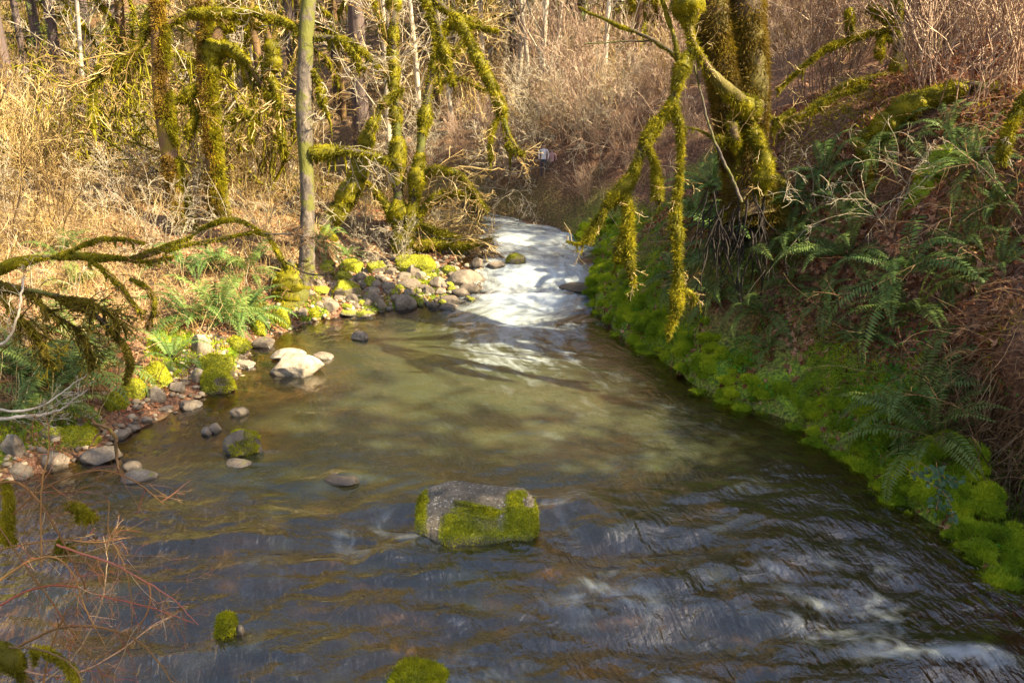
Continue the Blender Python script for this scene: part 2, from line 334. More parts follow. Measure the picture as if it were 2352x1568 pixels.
# ------------------------------------------------------------------ water
ROCKBUMPS = []
def water():
    ys = np.concatenate([np.arange(-3, 4, .12), np.arange(4, 9.5, .028), np.arange(9.5, 21, .045), np.arange(21, 40, .2)])
    vs = np.linspace(0, 1, 260)
    Yg, Vg = np.meshgrid(ys, vs, indexing='ij'); L = xl(Yg)-.55; R = xr(Yg)+.45; X = L+(R-L)*Vg
    xc = (xl(Yg)+xr(Yg))/2; hw = (xr(Yg)-xl(Yg))/2
    # stream coordinates: flow slightly across the pool from the rapid towards lower right
    fu = Yg-.12*X; fv = (X-xc)*(1+.1*(4-hw))+.28*Yg
    rapid = S(Yg, 13.4, 14.6)*(1-S(Yg, 24, 28)*.5)*S(X, -1.3, .0)
    fore = 1-S(Yg, 6.8, 9.2)
    calm = S(xr(Yg)-X, .1, 1.2)
    leftc = S(X-xl(Yg), .2, 2.4)
    a1 = fb2(fu*1.5, fv*.8, 3); a2 = fb2(fu*3.1+30, fv*1.9, 3); a3 = fb2(fu*6.5+9, fv*4.+5, 2)
    ridge = 1-np.abs(fb2(fu*1.3+60, fv*.9+11, 3))*2.2
    Z = wl(Yg)+fore*calm*leftc*(.085*a1+.05*a2+.014*a3+.045*ridge)+(1-fore)*(1-rapid)*calm*leftc*(.012*a1+.007*a2+.003*a3)
    Z += (1-fore)*(1-rapid)*(1-leftc)*.003*a2+.0035*a3*(1-rapid)
    Z += rapid*(.05*a1+.04*a2+.018*a3)
    # foot wave right bottom and humps over sunken stones
    for (px, py, r, h) in [(1045, 1430, .16, .07), (790, 1095, .18, .05), (560, 1490, .3, .05), (1330, 1170, .35, .09), (2120, 1520, .4, .09), (1850, 1510, .35, .07), (1530, 1330, .3, .05), (1420, 1230, .3, .06), (880, 1290, .22, .07), (700, 1110, .2, .03), (1800, 1420, .4, .06), (2270, 1510, .3, .07)]:
        p, t = gp(px, py, lambda x, y: wl(y)*1.0); Z += h*np.exp(-(((X-p[0])/r)**2+((Yg-p[1])/(r*.7))**2))
    deep = S(hw-np.abs(X-xc-.2), .2, 2.6)*(1-.35*S(X, 1.5, 3.))
    # foam in the rapid, its tail and bottom right; sky sheen painted in nearer
    fo = S(Yg, 14.2, 15.2)*(1-S(Yg, 19.5, 23)*.4)*S(X, -.9, -.1)*(1-.75*S(X-xr(Yg), -.9, -.1)*(1-S(Yg, 17, 18)))
    band = .4*np.exp(-((Yg-15.8)/.55)**2)+.4*np.exp(-((Yg-14.7)/.45)**2-((X-.3)/.8)**2)+.25*np.exp(-((Yg-17.9)/.6)**2)
    tail = np.exp(-((X-(.15-.0*(Yg-12)))/1.0)**2)*S(Yg, 10.6, 14.4)*(Yg < 15)
    fo = np.clip(fo*.6+band*S(X, -1.1, -.3)*fo**.3+tail*.66, 0, 1.3)
    for (px, py, rx, ry, s) in [(2180, 1525, .4, .1, .75), (1600, 1570, .3, .1, .3), (1045, 1440, .1, .05, .4), (1290, 1165, .3, .1, .3), (1190, 850, .8, .35, .1), (1500,1400,.5,.3,.12), (1900, 1400, .5, .2, .12)]:
        p, t = gp(px, py, lambda x, y: wl(y)*1.0); fo += s*np.exp(-(((X-p[0])/rx)**2+((Yg-p[1])/ry)**2))
    fo += fore*calm*.2*S(fb2(fu*.8+5, fv*.6+2, 3), -.05, .5)*S(X, -4, -1)+.05*S(Yg, 8, 10)*(Yg < 14)*S(X, -1.5, .2)*calm  # fore term paints sky sheen as pale streaks; the rest is thin pool foam
    ny, nx = X.shape; idx = np.arange(nx*ny).reshape(ny, nx)
    q = np.stack([idx[:-1, :-1], idx[:-1, 1:], idx[1:, 1:], idx[1:, :-1]], -1).reshape(-1, 4)
    m, nt, out = M('water')
    fl = attr(nt, 'flow').outputs['Vector']
    def fn(sc_, scale, det=3., rough=.55, dist=0.):
        mp = N(nt, 'ShaderNodeMapping', Vector=fl, Scale=sc_).outputs[0]
        return N(nt, 'ShaderNodeTexNoise', Vector=mp, Scale=scale, Detail=det, Roughness=rough, Distortion=dist).outputs[0]
    st1 = fn((1.8, 12., 1), 1.6, 2., .5, .8); st2 = fn((1.5, 5., 1), 1.3, 3., .55, 1.2); st3 = fn((3.4, 2.6, 1), 1.2, 4., .55, 1.2)
    fo_a = attr(nt, 'foam_sheen').outputs['Fac']; dp = attr(nt, 'deep').outputs['Fac']; fg = attr(nt, 'fore').outputs['Fac']
    h = mathn(nt, 'ADD', mathn(nt, 'MULTIPLY', st1, .3), mathn(nt, 'ADD', mathn(nt, 'MULTIPLY', st2, .6), mathn(nt, 'MULTIPLY', st3, .9)))
    bs = N(nt, 'ShaderNodeBump', Distance=.05, Height=h); nt.links.new(mathn(nt, 'ADD', .25, mathn(nt, 'MULTIPLY', fg, .55)), bs.inputs['Strength'])
    nrm = bs.outputs[0]
    frs = N(nt, 'ShaderNodeFresnel', IOR=1.36, Normal=nrm).outputs[0]
    frs = mathn(nt, 'MINIMUM', mathn(nt, 'ADD', mathn(nt, 'MULTIPLY', frs, 2.2), mathn(nt, 'MULTIPLY', fg, .035)), .9)
    gl = N(nt, 'ShaderNodeBsdfGlossy', Color=(1, 1, 1, 1), Roughness=.07, Normal=nrm).outputs[0]
    tr = N(nt, 'ShaderNodeBsdfTransparent', Color=(.62, .53, .36, 1)).outputs[0]
    turb = N(nt, 'ShaderNodeBsdfDiffuse', Color=(.085, .1, .05, 1)).outputs[0]
    body = N(nt, 'ShaderNodeMixShader', i0=mathn(nt, 'MULTIPLY', dp, mathn(nt, 'SUBTRACT', .5, mathn(nt, 'MULTIPLY', fg, .36))), i1=tr, i2=turb).outputs[0]
    foam_sheen = N(nt, 'ShaderNodeBsdfDiffuse', Color=(.58, .65, .67, 1)).outputs[0]
    st4 = fn((1.6, 3.2, 1), .9, 5., .6, .6); thr = mathn(nt, 'ADD', mathn(nt, 'MULTIPLY', st1, .14), mathn(nt, 'ADD', mathn(nt, 'MULTIPLY', st4, .8), mathn(nt, 'MULTIPLY', st3, .46)))
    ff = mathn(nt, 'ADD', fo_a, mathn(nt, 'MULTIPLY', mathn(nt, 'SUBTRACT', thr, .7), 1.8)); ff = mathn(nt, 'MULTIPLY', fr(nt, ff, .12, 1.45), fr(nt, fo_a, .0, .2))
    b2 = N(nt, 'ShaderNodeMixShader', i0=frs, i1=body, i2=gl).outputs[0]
    b3 = N(nt, 'ShaderNodeMixShader', i0=ff, i1=b2, i2=foam_sheen).outputs[0]
    nt.links.new(b3, out.inputs[0])
    me = mesh('water', np.stack([X, Yg, Z], -1).reshape(-1, 3), [q], m, {'flow': np.stack([fu, fv, 0*fu], -1).reshape(-1, 3), 'foam_sheen': fo.ravel(), 'deep': deep.ravel(), 'fore': fore.ravel()})
    tag(link('water', me), None, None, kind='structure')
water()
# ------------------------------------------------------------------ rocks
def ico(sub):
    bm = bmesh.new(); bmesh.ops.create_icosphere(bm, subdivisions=sub, radius=1); bm.verts.ensure_lookup_table()
    V = np.array([v.co[:] for v in bm.verts]); Fc = np.array([[v.index for v in f.verts] for f in bm.faces]); bm.free(); return V, Fc
ICO4, ICO5 = ico(5), ico(6)
def rockmat():
    m, nt, out = M('rock'); tc = N(nt, 'ShaderNodeTexCoord').outputs['Object']; g = N(nt, 'ShaderNodeNewGeometry')
    pos = g.outputs['Position']
    a = N(nt, 'ShaderNodeTexNoise', Vector=pos, Scale=5., Detail=7., Roughness=.65).outputs[0]
    b = N(nt, 'ShaderNodeTexNoise', Vector=pos, Scale=38., Detail=3., Roughness=.6).outputs[0]
    pale = attr(nt, 'pale', 'OBJECT').outputs['Fac']; ms = attr(nt, 'moss_cover', 'OBJECT').outputs['Fac']
    c = ramp(nt, a, [(.3, (.07, .055, .042)), (.55, (.18, .14, .1)), (.75, (.3, .25, .18))])
    c2 = ramp(nt, a, [(.3, (.2, .155, .105)), (.6, (.46, .385, .28))])
    c = mixc(nt, pale, c, c2)
    c = mixc(nt, mathn(nt, 'MULTIPLY', fr(nt, b, .45, .7), .45), c, (.07, .05, .035))
    v = N(nt, 'ShaderNodeTexVoronoi', Vector=pos, Scale=22.).outputs['Distance']
    li = mathn(nt, 'MULTIPLY', fr(nt, v, .26, .12), fr(nt, a, .5, .62)); c = mixc(nt, mathn(nt, 'MULTIPLY', li, .6), c, (.42, .42, .33))
    wn = N(nt, 'ShaderNodeTexNoise', Vector=pos, Scale=3.2, Detail=5., Roughness=.7).outputs[0]
    nz = N(nt, 'ShaderNodeSeparateXYZ', Vector=g.outputs['Normal']).outputs[2]
    mk = mathn(nt, 'ADD', mathn(nt, 'ADD', mathn(nt, 'MULTIPLY', nz, .22), mathn(nt, 'MULTIPLY', wn, 1.1)), mathn(nt, 'SUBTRACT', ms, 1.25))
    mk = fr(nt, mk, -.03, .05)
    mcol = ramp(nt, b, [(.3, (.07, .09, .005)), (.5, (.2, .21, .008)), (.7, (.42, .4, .015))])
    wet = attr(nt, 'wet').outputs['Fac']; wa = attr(nt, 'wet_level', 'OBJECT').outputs['Fac']
    z = N(nt, 'ShaderNodeSeparateXYZ', Vector=pos).outputs[2]
    wetf = fr(nt, mathn(nt, 'ADD', mathn(nt, 'SUBTRACT', z, wa), mathn(nt, 'MULTIPLY', a, -.06)), .03, -.02)
    c = mixc(nt, mk, c, mcol)
    c = mixc(nt, mathn(nt, 'MULTIPLY', wetf, .65), c, (.025, .02, .014))
    rg_ = mathn(nt, 'SUBTRACT', .85, mathn(nt, 'MULTIPLY', wetf, .55))
    hh = mathn(nt, 'ADD', mathn(nt, 'MULTIPLY', a, 1.), mathn(nt, 'MULTIPLY', b, mathn(nt, 'ADD', .25, mathn(nt, 'MULTIPLY', mk, .9))))
    bp = N(nt, 'ShaderNodeBump', Strength=.6, Distance=.04, Height=hh).outputs[0]
    d = N(nt, 'ShaderNodeBsdfPrincipled', Base_Color=c, Roughness=rg_, Normal=bp); nt.links.new(d.outputs[0], out.inputs[0]); return m
MAT['rock'] = rockmat()
def rock_verts(seed, hi=False, boxy=1.0, planes=11):
    rg = np.random.default_rng(seed); V, Fc = ICO5 if hi else ICO4; V = V.copy()
    V = np.sign(V)*np.abs(V)**boxy; V = V/np.linalg.norm(V, axis=1, keepdims=True).max() if boxy != 1 else V
    for _ in range(planes):
        n = unit(rg.normal(size=3)*np.array([1, 1, .9])); h = rg.uniform(.62, .9); dd = V@n; ex = np.maximum(dd-h, 0); V -= (ex*.88)[:, None]*n
    V *= (1+.13*fb3(V*1.3+seed, 2)+.035*fb3(V*4+seed, 3)+.012*fb3(V*12+seed, 2))[:, None]
    return V, Fc
ROCKM = []
for s in range(9):
    V, Fc = rock_verts(100+s, planes=6+2*(s % 5)); V = V/np.abs(V).max(0)
    ROCKM.append(mesh('rock', V, [Fc], MAT['rock']))
_rk = [0]
def fuzz(geo, pts, nrm, L=.03, wd=.006, droop=.4, jit=.5, rg=rng, r=None):
    """small moss blades standing on a surface"""
    n = len(pts)
    if n == 0: return
    d = unit(nrm+rg.normal(0, jit, (n, 3))+np.array([0, 0, -droop])); l = (L*np.clip(rg.lognormal(-.25, .5, n), .2, 2.6))[:, None]
    s = unit(np.cross(d, rg.normal(size=(n, 3))))*(wd*rg.uniform(.6, 1.4, n))[:, None]
    V = np.stack([pts-s, pts+s, pts+d*l], 1).reshape(-1, 3); t = np.arange(3*n).reshape(n, 3)
    rr = rg.random(n) if r is None else r
    geo.add(V, t=t, r=np.repeat(rr, 3))
def tri_sample(V, Fc, n, rg=rng, wfun=None):
    a, b, c = V[Fc[:, 0]], V[Fc[:, 1]], V[Fc[:, 2]]; nn = np.cross(b-a, c-a); ar = np.linalg.norm(nn, axis=1); nn = unit(nn)
    wv = ar if wfun is None else ar*wfun((a+b+c)/3, nn)
    k = rg.choice(len(Fc), n, p=wv/wv.sum()); u = rg.random((n, 1)); v = rg.random((n, 1)); f = u+v > 1; u = np.where(f, 1-u, u); v = np.where(f, 1-v, v)
    return a[k]+(b-a)[k]*u+(c-a)[k]*v, nn[k]
def put_rock(px, py, w, h, moss, label, group=None, pale=0., wet=None, fz=0, rz=None, var=None, name='boulder', tall=1.):
    p, t = gp(px, py); d = F; m_ = t/F; W = w*m_; 
    i = _rk[0]; _rk[0] += 1
    rg = np.random.default_rng(500+i)
    dep = np.arctan2(CAMH-p[2], math.hypot(p[0], p[1]))
    Dp = W*.72; Hh = max((h*m_-.55*Dp*math.sin(dep))/math.cos(dep), .3*h*m_)*tall*1.05
    loc = np.array([p[0], p[1]+Dp*.42, p[2]]); zc = float(loc[2])
    me = ROCKM[(i if var is None else var) % len(ROCKM)]
    me2 = me
    o = link(name, me2, None, (loc[0], loc[1], zc+Hh*.18)); o.rotation_euler = (0, 0, rg.uniform(-.5, .5)+(math.pi if i % 2 else 0) if rz is None else rz)
    o.scale = (W*.53, Dp*.55, max(Hh*.85, .04))
    o['moss_cover'] = float(moss); o['pale'] = float(pale if pale > .8 else pale*.55); o['wet_level'] = float(wl(loc[1]) if wet is None else wet)
    tag(o, label, 'boulder' if name == 'boulder' else 'stone', group)
    if fz:
        bpy.context.view_layer.update()
        V = np.array([v.co[:] for v in me.vertices]); Fc = np.array([p_.vertices[:] for p_ in me.polygons]); g = Geo()
        pts, nn = tri_sample(V, Fc, fz, rg, lambda c, n: ((c[:, 2] > -.2)*S(fb3(c*1.6+i, 3)+.5*n[:, 2]+moss*1.2-.75, 0, .2)+1e-6))
        sc_ = np.array(o.scale); R = np.array(o.rotation_euler.to_matrix())
        wp = (pts*sc_)@R.T; wn = unit((nn/sc_)@R.T)
        fuzz(g, wp, wn, .022, .004, .1)
        me3 = mesh('moss', np.concatenate(g.V), [np.concatenate(g.Ft)], MAT['mossbright'], {'rnd': np.concatenate(g.R)})
        c = link('moss', me3, o); c.matrix_parent_inverse = (Matrix.Translation(o.location)@o.rotation_euler.to_matrix().to_4x4()@Matrix.Diagonal((*o.scale, 1))).inverted()@Matrix.Translation(o.location)
    return o
# hero boulder mid stream
def hero():
    p, t = gp(1092, 1258); W = 277*t/F; loc = np.array([p[0], p[1]+.34, 0.])
    V, Fc = ICO5; V = V.copy(); e = .24
    V = np.sign(V)*np.abs(V)**e; V /= np.abs(V).max()
    rg = np.random.default_rng(8)
    for n, h in [((-.8, -.3, .8), 1.12), ((.9, -.2, .9), 1.22), ((-.9, -.6, -.5), 1.05), ((.5, -.9, .6), 1.15), ((0, -.7, .8), 1.02), ((.7, .7, .2), 1.1), ((-.7, .8, .1), 1.05)]:
        n = unit(np.array(n)); ex = np.maximum(V@n-h, 0); V -= (ex*.8)[:, None]*n
    x = V[:, 0].copy(); top = S(V[:, 2], -.2, .8)
    V[:, 2] += top*(-.2*np.exp(-((x-.28)/.25)**2)+.14*np.exp(-((x+.4)/.35)**2)+.02*np.exp(-((x-.8)/.2)**2)-.12*S(-x, .75, 1.)-.1*S(x, .9, 1.))
    V[:, 2] -= .22*S(x*-1, .15, 1.)*(1-top)*1.
    V[:, 1] += .18*np.exp(-((x-.1)/.25)**2)*S(-V[:, 1], .2, .8)*S(-V[:, 2]+.3, 0, .8)
    V *= (1+.05*fb3(V*1.6+3, 3)+.03*fb3(V*5, 3)+.02*fb3(V*16, 2))[:, None]
    fr_ = V[:, 1] < .3; zn = S(V[:, 2], -.6, 1.); V[:, 1] = np.where(fr_, .3+(V[:, 1]-.3)*(1-.62*zn), V[:, 1]*1.); V = V*np.array([W*.5, W*.3, .235]); V[:, 2] += .105
    uu = V[:, 0]/W+.5; zz = V[:, 2]/.36
    def el(cx, cz, rx, rz): return np.exp(-((uu-cx)/rx)**2-((zz-cz)/rz)**2)
    fld = el(.33, .3, .15, .42)+.9*el(.43, .62, .12, .22)+1.*el(.83, .6, .09, .6)+.8*el(.7, .2, .25, .24)+.8*el(.58, .48, .06, .25)+.8*el(.97, .3, .06, .5)
    mo = S(fld+.8*fb3(V*10+4, 4)-.42, 0, .07)*(V[:, 2] > .02)*(V[:, 1] < W*.12)
    mo = np.maximum(mo, S(.09-uu+.04*fb3(V*9, 3), 0, .02)*(zz > .45))
    V[:, :] += unit(V)*mo[:, None]*.012
    m, nt, out = M('boulder_stone'); tc = N(nt, 'ShaderNodeTexCoord').outputs['Object']
    a = N(nt, 'ShaderNodeTexNoise', Vector=tc, Scale=4., Detail=8., Roughness=.7).outputs[0]; b = N(nt, 'ShaderNodeTexNoise', Vector=tc, Scale=40., Detail=4., Roughness=.7).outputs[0]
    v = N(nt, 'ShaderNodeTexVoronoi', Vector=tc, Scale=30.).outputs['Distance']
    c = ramp(nt, a, [(.3, (.08, .065, .045)), (.55, (.22, .18, .125)), (.75, (.42, .36, .26))]); c = mixc(nt, mathn(nt, 'MULTIPLY', fr(nt, b, .45, .62), .55), c, (.05, .04, .028))
    c = mixc(nt, mathn(nt, 'MULTIPLY', mathn(nt, 'MULTIPLY', fr(nt, v, .34, .15), fr(nt, a, .38, .52)), .8), c, (.5, .48, .4))
    mcol = ramp(nt, b, [(.3, (.08, .1, .006)), (.5, (.24, .26, .01)), (.7, (.48, .48, .02))])
    c = mixc(nt, attr(nt, 'mossy').outputs['Fac'], c, mcol)
    z = N(nt, 'ShaderNodeSeparateXYZ', Vector=tc).outputs[2]; wf = fr(nt, mathn(nt, 'SUBTRACT', z, mathn(nt, 'MULTIPLY', a, .08)), .04, -.01)
    c = mixc(nt, mathn(nt, 'MULTIPLY', wf, .7), c, (.02, .018, .012))
    bp = N(nt, 'ShaderNodeBump', Strength=.8, Distance=.03, Height=mathn(nt, 'ADD', a, mathn(nt, 'MULTIPLY', b, .5))).outputs[0]
    dd = N(nt, 'ShaderNodeBsdfPrincipled', Base_Color=c, Roughness=mathn(nt, 'SUBTRACT', .85, mathn(nt, 'MULTIPLY', wf, .5)), Normal=bp); nt.links.new(dd.outputs[0], out.inputs[0])
    root = link('boulder', mesh('boulder', V, [Fc], m, {'mossy': mo}), None, tuple(loc))
    tag(root, 'large grey saddle-topped boulder with bright moss on its front, alone in midstream', 'boulder')
    mf = mo[Fc].mean(1); g = Geo(); a_, b_, c_ = V[Fc[:, 0]], V[Fc[:, 1]], V[Fc[:, 2]]; ar = np.linalg.norm(np.cross(b_-a_, c_-a_), axis=1)*mf; k = rng.choice(len(Fc), 14000, p=ar/ar.sum())
    u = rng.random((14000, 1)); q = rng.random((14000, 1)); f = u+q > 1; u = np.where(f, 1-u, u); q = np.where(f, 1-q, q)
    pts = a_[k]+(b_-a_)[k]*u+(c_-a_)[k]*q; nn = unit(np.cross(b_-a_, c_-a_))[k]
    fuzz(g, pts, nn, .022, .0035, .1, .5)
    me = mesh('moss', np.concatenate(g.V), [np.concatenate(g.Ft)], MAT['mossbright'], {'rnd': np.concatenate(g.R)})
    link('moss', me, root)
hero()
R_ = [  # px, base py, w, h, moss, label, pale
 (945, 1605, 158, 80, .95, 'mossy boulder cut by the bottom edge of the frame', 0, 9000),
 (520, 1468, 52, 60, .95, 'small moss-capped stone in the lower left water', 0, 2500),
 (550, 1462, 30, 26, .35, 'tiny half-mossy stone touching the moss-capped one at lower left', 0, 0),
 (555, 1048, 100, 62, .48, 'brown angular boulder with moss on its right half, left of midstream', .1, 3500),
 (543, 1078, 66, 24, .45, 'low flat stone just below the half-mossy brown boulder', .4, 0),
 (312, 1110, 82, 30, .45, 'flat stone with a green moss rim by the left shore', .4, 0),
 (300, 1080, 50, 20, .1, 'small dark wet stone above the flat moss-rimmed one', 0, 0),
 (785, 1112, 80, 22, .35, 'dark stone barely breaking the surface left of the large boulder', 0, 0),
 (490, 995, 32, 26, .3, 'small pointed stone of the pair above the half-mossy boulder', .5, 0),
 (472, 1000, 24, 20, .2, 'smaller tilted stone of the pair above the half-mossy boulder', .5, 0),
 (545, 957, 44, 24, .0, 'rounded bare stone standing alone in the golden shallows', .5, 0),
 (430, 942, 56, 22, .0, 'flat bare stone at the left water edge, left of the lone rounded one', .5, 0),
 (486, 906, 94, 62, .72, 'big round boulder with thick green moss at the sunny left shore', .2, 5000),
 (490, 858, 88, 50, .75, 'yellow-mossed boulder behind the big round mossy one', .4, 3000),
 (460, 815, 46, 50, .15, 'upright egg-shaped pale stone at the back of the sunny cluster', .8, 0),
 (450, 880, 40, 34, .5, 'stone wedged left of the big round mossy boulder', .7, 0),
 (672, 866, 122, 52, .0, 'large sun-bleached white rock standing in the left shallows', 1., 0),
 (655, 828, 82, 28, .08, 'flat pale rock leaning against the back of the white rock', .85, 0),
 (735, 827, 58, 20, .0, 'low tan rock right of the white rock', .5, 0),
 (562, 846, 46, 18, .0, 'small flat pale rock left of the white rock', .7, 0),
 (828, 782, 46, 22, .1, 'pointed tan rock alone in the amber water above the white rock', .5, 0),
 (225, 1064, 98, 40, .05, 'smooth tan flat-topped stone at the lower left shore', .4, 0),
 (118, 1082, 72, 48, .25, 'squarish brown stone left of the smooth tan one', .15, 0),
 (22, 1048, 62, 52, .2, 'block-like stone at the left frame edge', .3, 0),
 (35, 1098, 74, 34, .1, 'lowest stone at the left frame edge', .2, 0),
 (168, 1020, 92, 44, .9, 'moss-covered stone above the smooth tan one', 0, 2500),
 (112, 1010, 60, 34, .6, 'half-mossy stone left of the moss-covered one on the lower left shore', .1, 0),
 (352, 880, 68, 46, .8, 'yellow mossy boulder below the sunlit fern', .3, 2500),
 (300, 915, 56, 48, .8, 'golden mossy lump at the left of the sunny stones', .3, 1500),
 (350, 922, 52, 34, .45, 'rounded stone with a moss cap between the golden lump and the shore', .5, 0),
 (256, 945, 58, 44, .85, 'dark mossy stone in shade left of the sunny stones', 0, 1500),
 (400, 900, 40, 26, .1, 'bare tan stone left of the big round mossy boulder', .6, 0),
 (300, 990, 36, 18, .0, 'small tan pebble-like stone at the shore below the sunny cluster', .5, 0),
 (330, 972, 32, 15, .0, 'smallest tan stone of the shore line below the sunny cluster', .5, 0),
 (262, 1012, 60, 24, .1, 'flat tan stone at the water edge above the smooth tan one', .4, 0),
 (370, 945, 44, 14, .0, 'thin flat slab at the water edge below the sunny cluster', .5, 0),
 (540, 806, 62, 36, .8, 'mossy boulder below the big fern clump on the left bank', 0, 2000),
 (602, 800, 54, 26, .4, 'half-mossy wet stone right of the fern clump boulder', 0, 0),
 (648, 752, 44, 40, .95, 'green mossy stone at the bank between fern clump and pale trunk', 0, 1500),
 (590, 770, 46, 34, .9, 'mossy bank stone right under the big fern clump', 0, 1500),
 (953, 632, 106, 52, .93, 'largest moss-covered boulder at the back of the stone bar', 0, 3500),
 (951, 638, 36, 32, .4, 'small grey stone leaning on the front of the largest mossy boulder', .3, 0),
 (1072, 660, 94, 42, .22, 'largest bare tan boulder at the right end of the stone bar', .35, 0),
 (1080, 673, 50, 23, .0, 'dark wet stone under the largest tan boulder', 0, 0),
 (1057, 680, 46, 21, .0, 'grey stone left of the dark wet one under the tan boulder', .1, 0),
 (1005, 663, 42, 27, .35, 'angular stone with a mossy edge left of the largest tan boulder', .2, 0),
 (990, 640, 30, 14, .9, 'low moss cushion stone right of the largest mossy boulder', 0, 0),
 (981, 677, 35, 20, .1, 'brown wedge stone in the middle front of the bar', .1, 0),
 (925, 712, 62, 37, .38, 'broad lichen-spotted boulder at the water edge of the bar', .2, 0),
 (963, 702, 24, 20, .8, 'mossy stone tucked behind the broad lichen-spotted boulder', 0, 0),
 (874, 711, 26, 26, .15, 'upright narrow stone left of the broad lichen-spotted boulder', .25, 0),
 (843, 705, 28, 18, .05, 'rounded brown stone two left of the broad boulder', .1, 0),
 (849, 698, 50, 25, .5, 'mossy-topped stone behind the rounded brown one', .1, 0),
 (790, 685, 70, 42, .62, 'large half-mossed boulder at the left centre of the bar', .2, 1500),
 (781, 645, 50, 24, .75, 'mossy block behind the large half-mossed boulder', 0, 0),
 (805, 627, 58, 32, .78, 'peaked mossy boulder at the back left of the bar', .2, 1500),
 (746, 627, 48, 22, .85, 'low mossy boulder right of the pale trunk base', 0, 0),
 (752, 611, 38, 15, .7, 'farthest low mossy stone beside the pale trunk', 0, 0),
 (865, 628, 52, 32, .7, 'mossy slab leaning on the leaf slope at the back of the bar', .1, 0),
 (827, 647, 29, 21, .15, 'brown stone between the mossy block and the bright mossy stone', .1, 0),
 (852, 659, 38, 26, .75, 'bright mossy stone in the centre of the bar', .1, 0),
 (891, 668, 31, 23, .05, 'pointed tan stone right of the bright mossy one', .4, 0),
 (939, 663, 60, 27, .0, 'long dark wet boulder in the middle of the bar', 0, 0),
 (854, 675, 42, 17, .0, 'flat tan stone in front of the bright mossy one', .4, 0),
 (757, 713, 40, 26, .1, 'wedge-shaped tan stone at the left front of the bar', .35, 0),
 (746, 697, 34, 15, .0, 'flat tan stone behind the wedge-shaped one', .35, 0),
 (791, 690, 26, 14, .0, 'small tan stone in front of the large half-mossed boulder', .35, 0),
 (797, 726, 48, 19, .5, 'flat stone with a bright moss rim at the left water edge of the bar', .5, 0),
 (837, 728, 46, 16, .6, 'flat mossy stone right of the moss-rimmed one at the water edge', .3, 0),
 (718, 735, 38, 26, .9, 'rounded mossy stone at the left corner of the bar', 0, 1200),
 (694, 728, 24, 20, .1, 'pale stone left of the rounded mossy corner stone', .4, 0),
 (1009, 678, 32, 14, .0, 'low tan stone between the wedge and the grey stone on the bar', .35, 0),
 (995, 709, 28, 17, .0, 'small wet stone right of the broad lichen-spotted boulder', 0, 0),
 (1030, 713, 42, 17, .0, 'dark stone washed by the rapid at the end of the bar', 0, 0),
 (1034, 697, 54, 19, .0, 'broad dark wet stone beside the rapid', 0, 0),
 (1098, 616, 34, 24, .0, 'black angular stone behind the tan boulder', 0, 0),
 (1142, 616, 48, 17, .0, 'low black stone in the side channel', 0, 0),
 (1184, 608, 46, 27, .6, 'moss-topped stone in the rapid above the ledge', 0, 800),
 (1350, 668, 150, 22, .0, 'low dark bedrock slab washed by the rapid at the right bank', 0, 0),
 (1033, 630, 38, 22, .8, 'small mossy stone behind the tan boulder', 0, 0),
 (730, 674, 50, 20, .7, 'mossy stone at the foot of the pale trunk', .1, 0),
 (818, 709, 25, 13, .0, 'tan pebble between the wedge and the moss-rimmed stone', .4, 0),
 (1118, 567, 34, 20, .1, 'dark stone at the head of the rapid on the left', 0, 0),
 (720, 645, 40, 18, .6, 'half-mossy stone right beside the pale trunk', .2, 0),
 (905, 690, 30, 14, .05, 'small brown stone behind the broad lichen-spotted boulder', .2, 0),
 (770, 663, 34, 14, .2, 'grey stone left of the large half-mossed boulder', .3, 0),
 (1030, 657, 26, 12, .1, 'tiny grey stone left of the largest tan boulder', .3, 0),
]
for i, (px, py, w_, h_, ms, lb, pl, fz) in enumerate(R_):
    inw = i < 21 or lb.startswith('dark') or 'wet' in lb
    put_rock(px, py, w_, h_, ms, lb, 'stones of the bar and shore' if i > 20 else None, pl, fz=fz, name='boulder' if w_ > 34 else 'stone', wet=None if py > 600 else .8)
rgx = np.random.default_rng(5)
for i in range(60):
    px, py = rgx.uniform(700, 1090), rgx.uniform(622, 722); py = min(py, 735-.11*(px-700)); k = rgx.uniform(14, 34)
    put_rock(px, py, k, k*rgx.uniform(.45, .7), rgx.choice([0, .05, .1, .5, .7]), 'small stone packed between the bigger ones of the stone bar', 'small stones packed in the stone bar', rgx.uniform(0, .45), name='stone')
# gravel among the stones (uncountable)
def gravel():
    V, Fc = ico(1); n = 1600; g = Geo()
    x = rng.uniform(-5.6, -.5, n*3); y = rng.uniform(8.2, 17.5, n*3); dl = xl(y)-x
    k = ((dl > -.5) & (dl < .7)) | ((y > 14) & (y < 16.8) & (x > -3.5) & (x < -.6)); x, y = x[k][:n], y[k][:n]
    s = rng.uniform(.015, .07, len(x)); z = hgt(x, y)+s*.15
    W = V[None]*(1+rng.normal(0, .12, (len(x), len(V), 1)))*s[:, None, None]*rng.uniform(.6, 1.2, (len(x), 1, 3))*np.array([1, 1, .6])+np.stack([x, y, z], 1)[:, None]
    Q = Fc[None]+(np.arange(len(x))*len(V))[:, None, None]
    g.add(W.reshape(-1, 3), t=Q.reshape(-1, 3), r=np.repeat(rng.random(len(x)), len(V)))
    m, nt, out = M('gravel'); c = ramp(nt, attr(nt, 'rnd').outputs['Fac'], [(0, (.06, .045, .03)), (.5, (.2, .15, .1)), (1, (.42, .34, .23))])
    d = N(nt, 'ShaderNodeBsdfPrincipled', Base_Color=c, Roughness=.8); nt.links.new(d.outputs[0], out.inputs[0])
    tag(link('gravel', g.mesh('gravel', m)), 'loose tan and grey gravel along the left shore and between the stones of the bar', 'gravel', kind='stuff')
gravel()

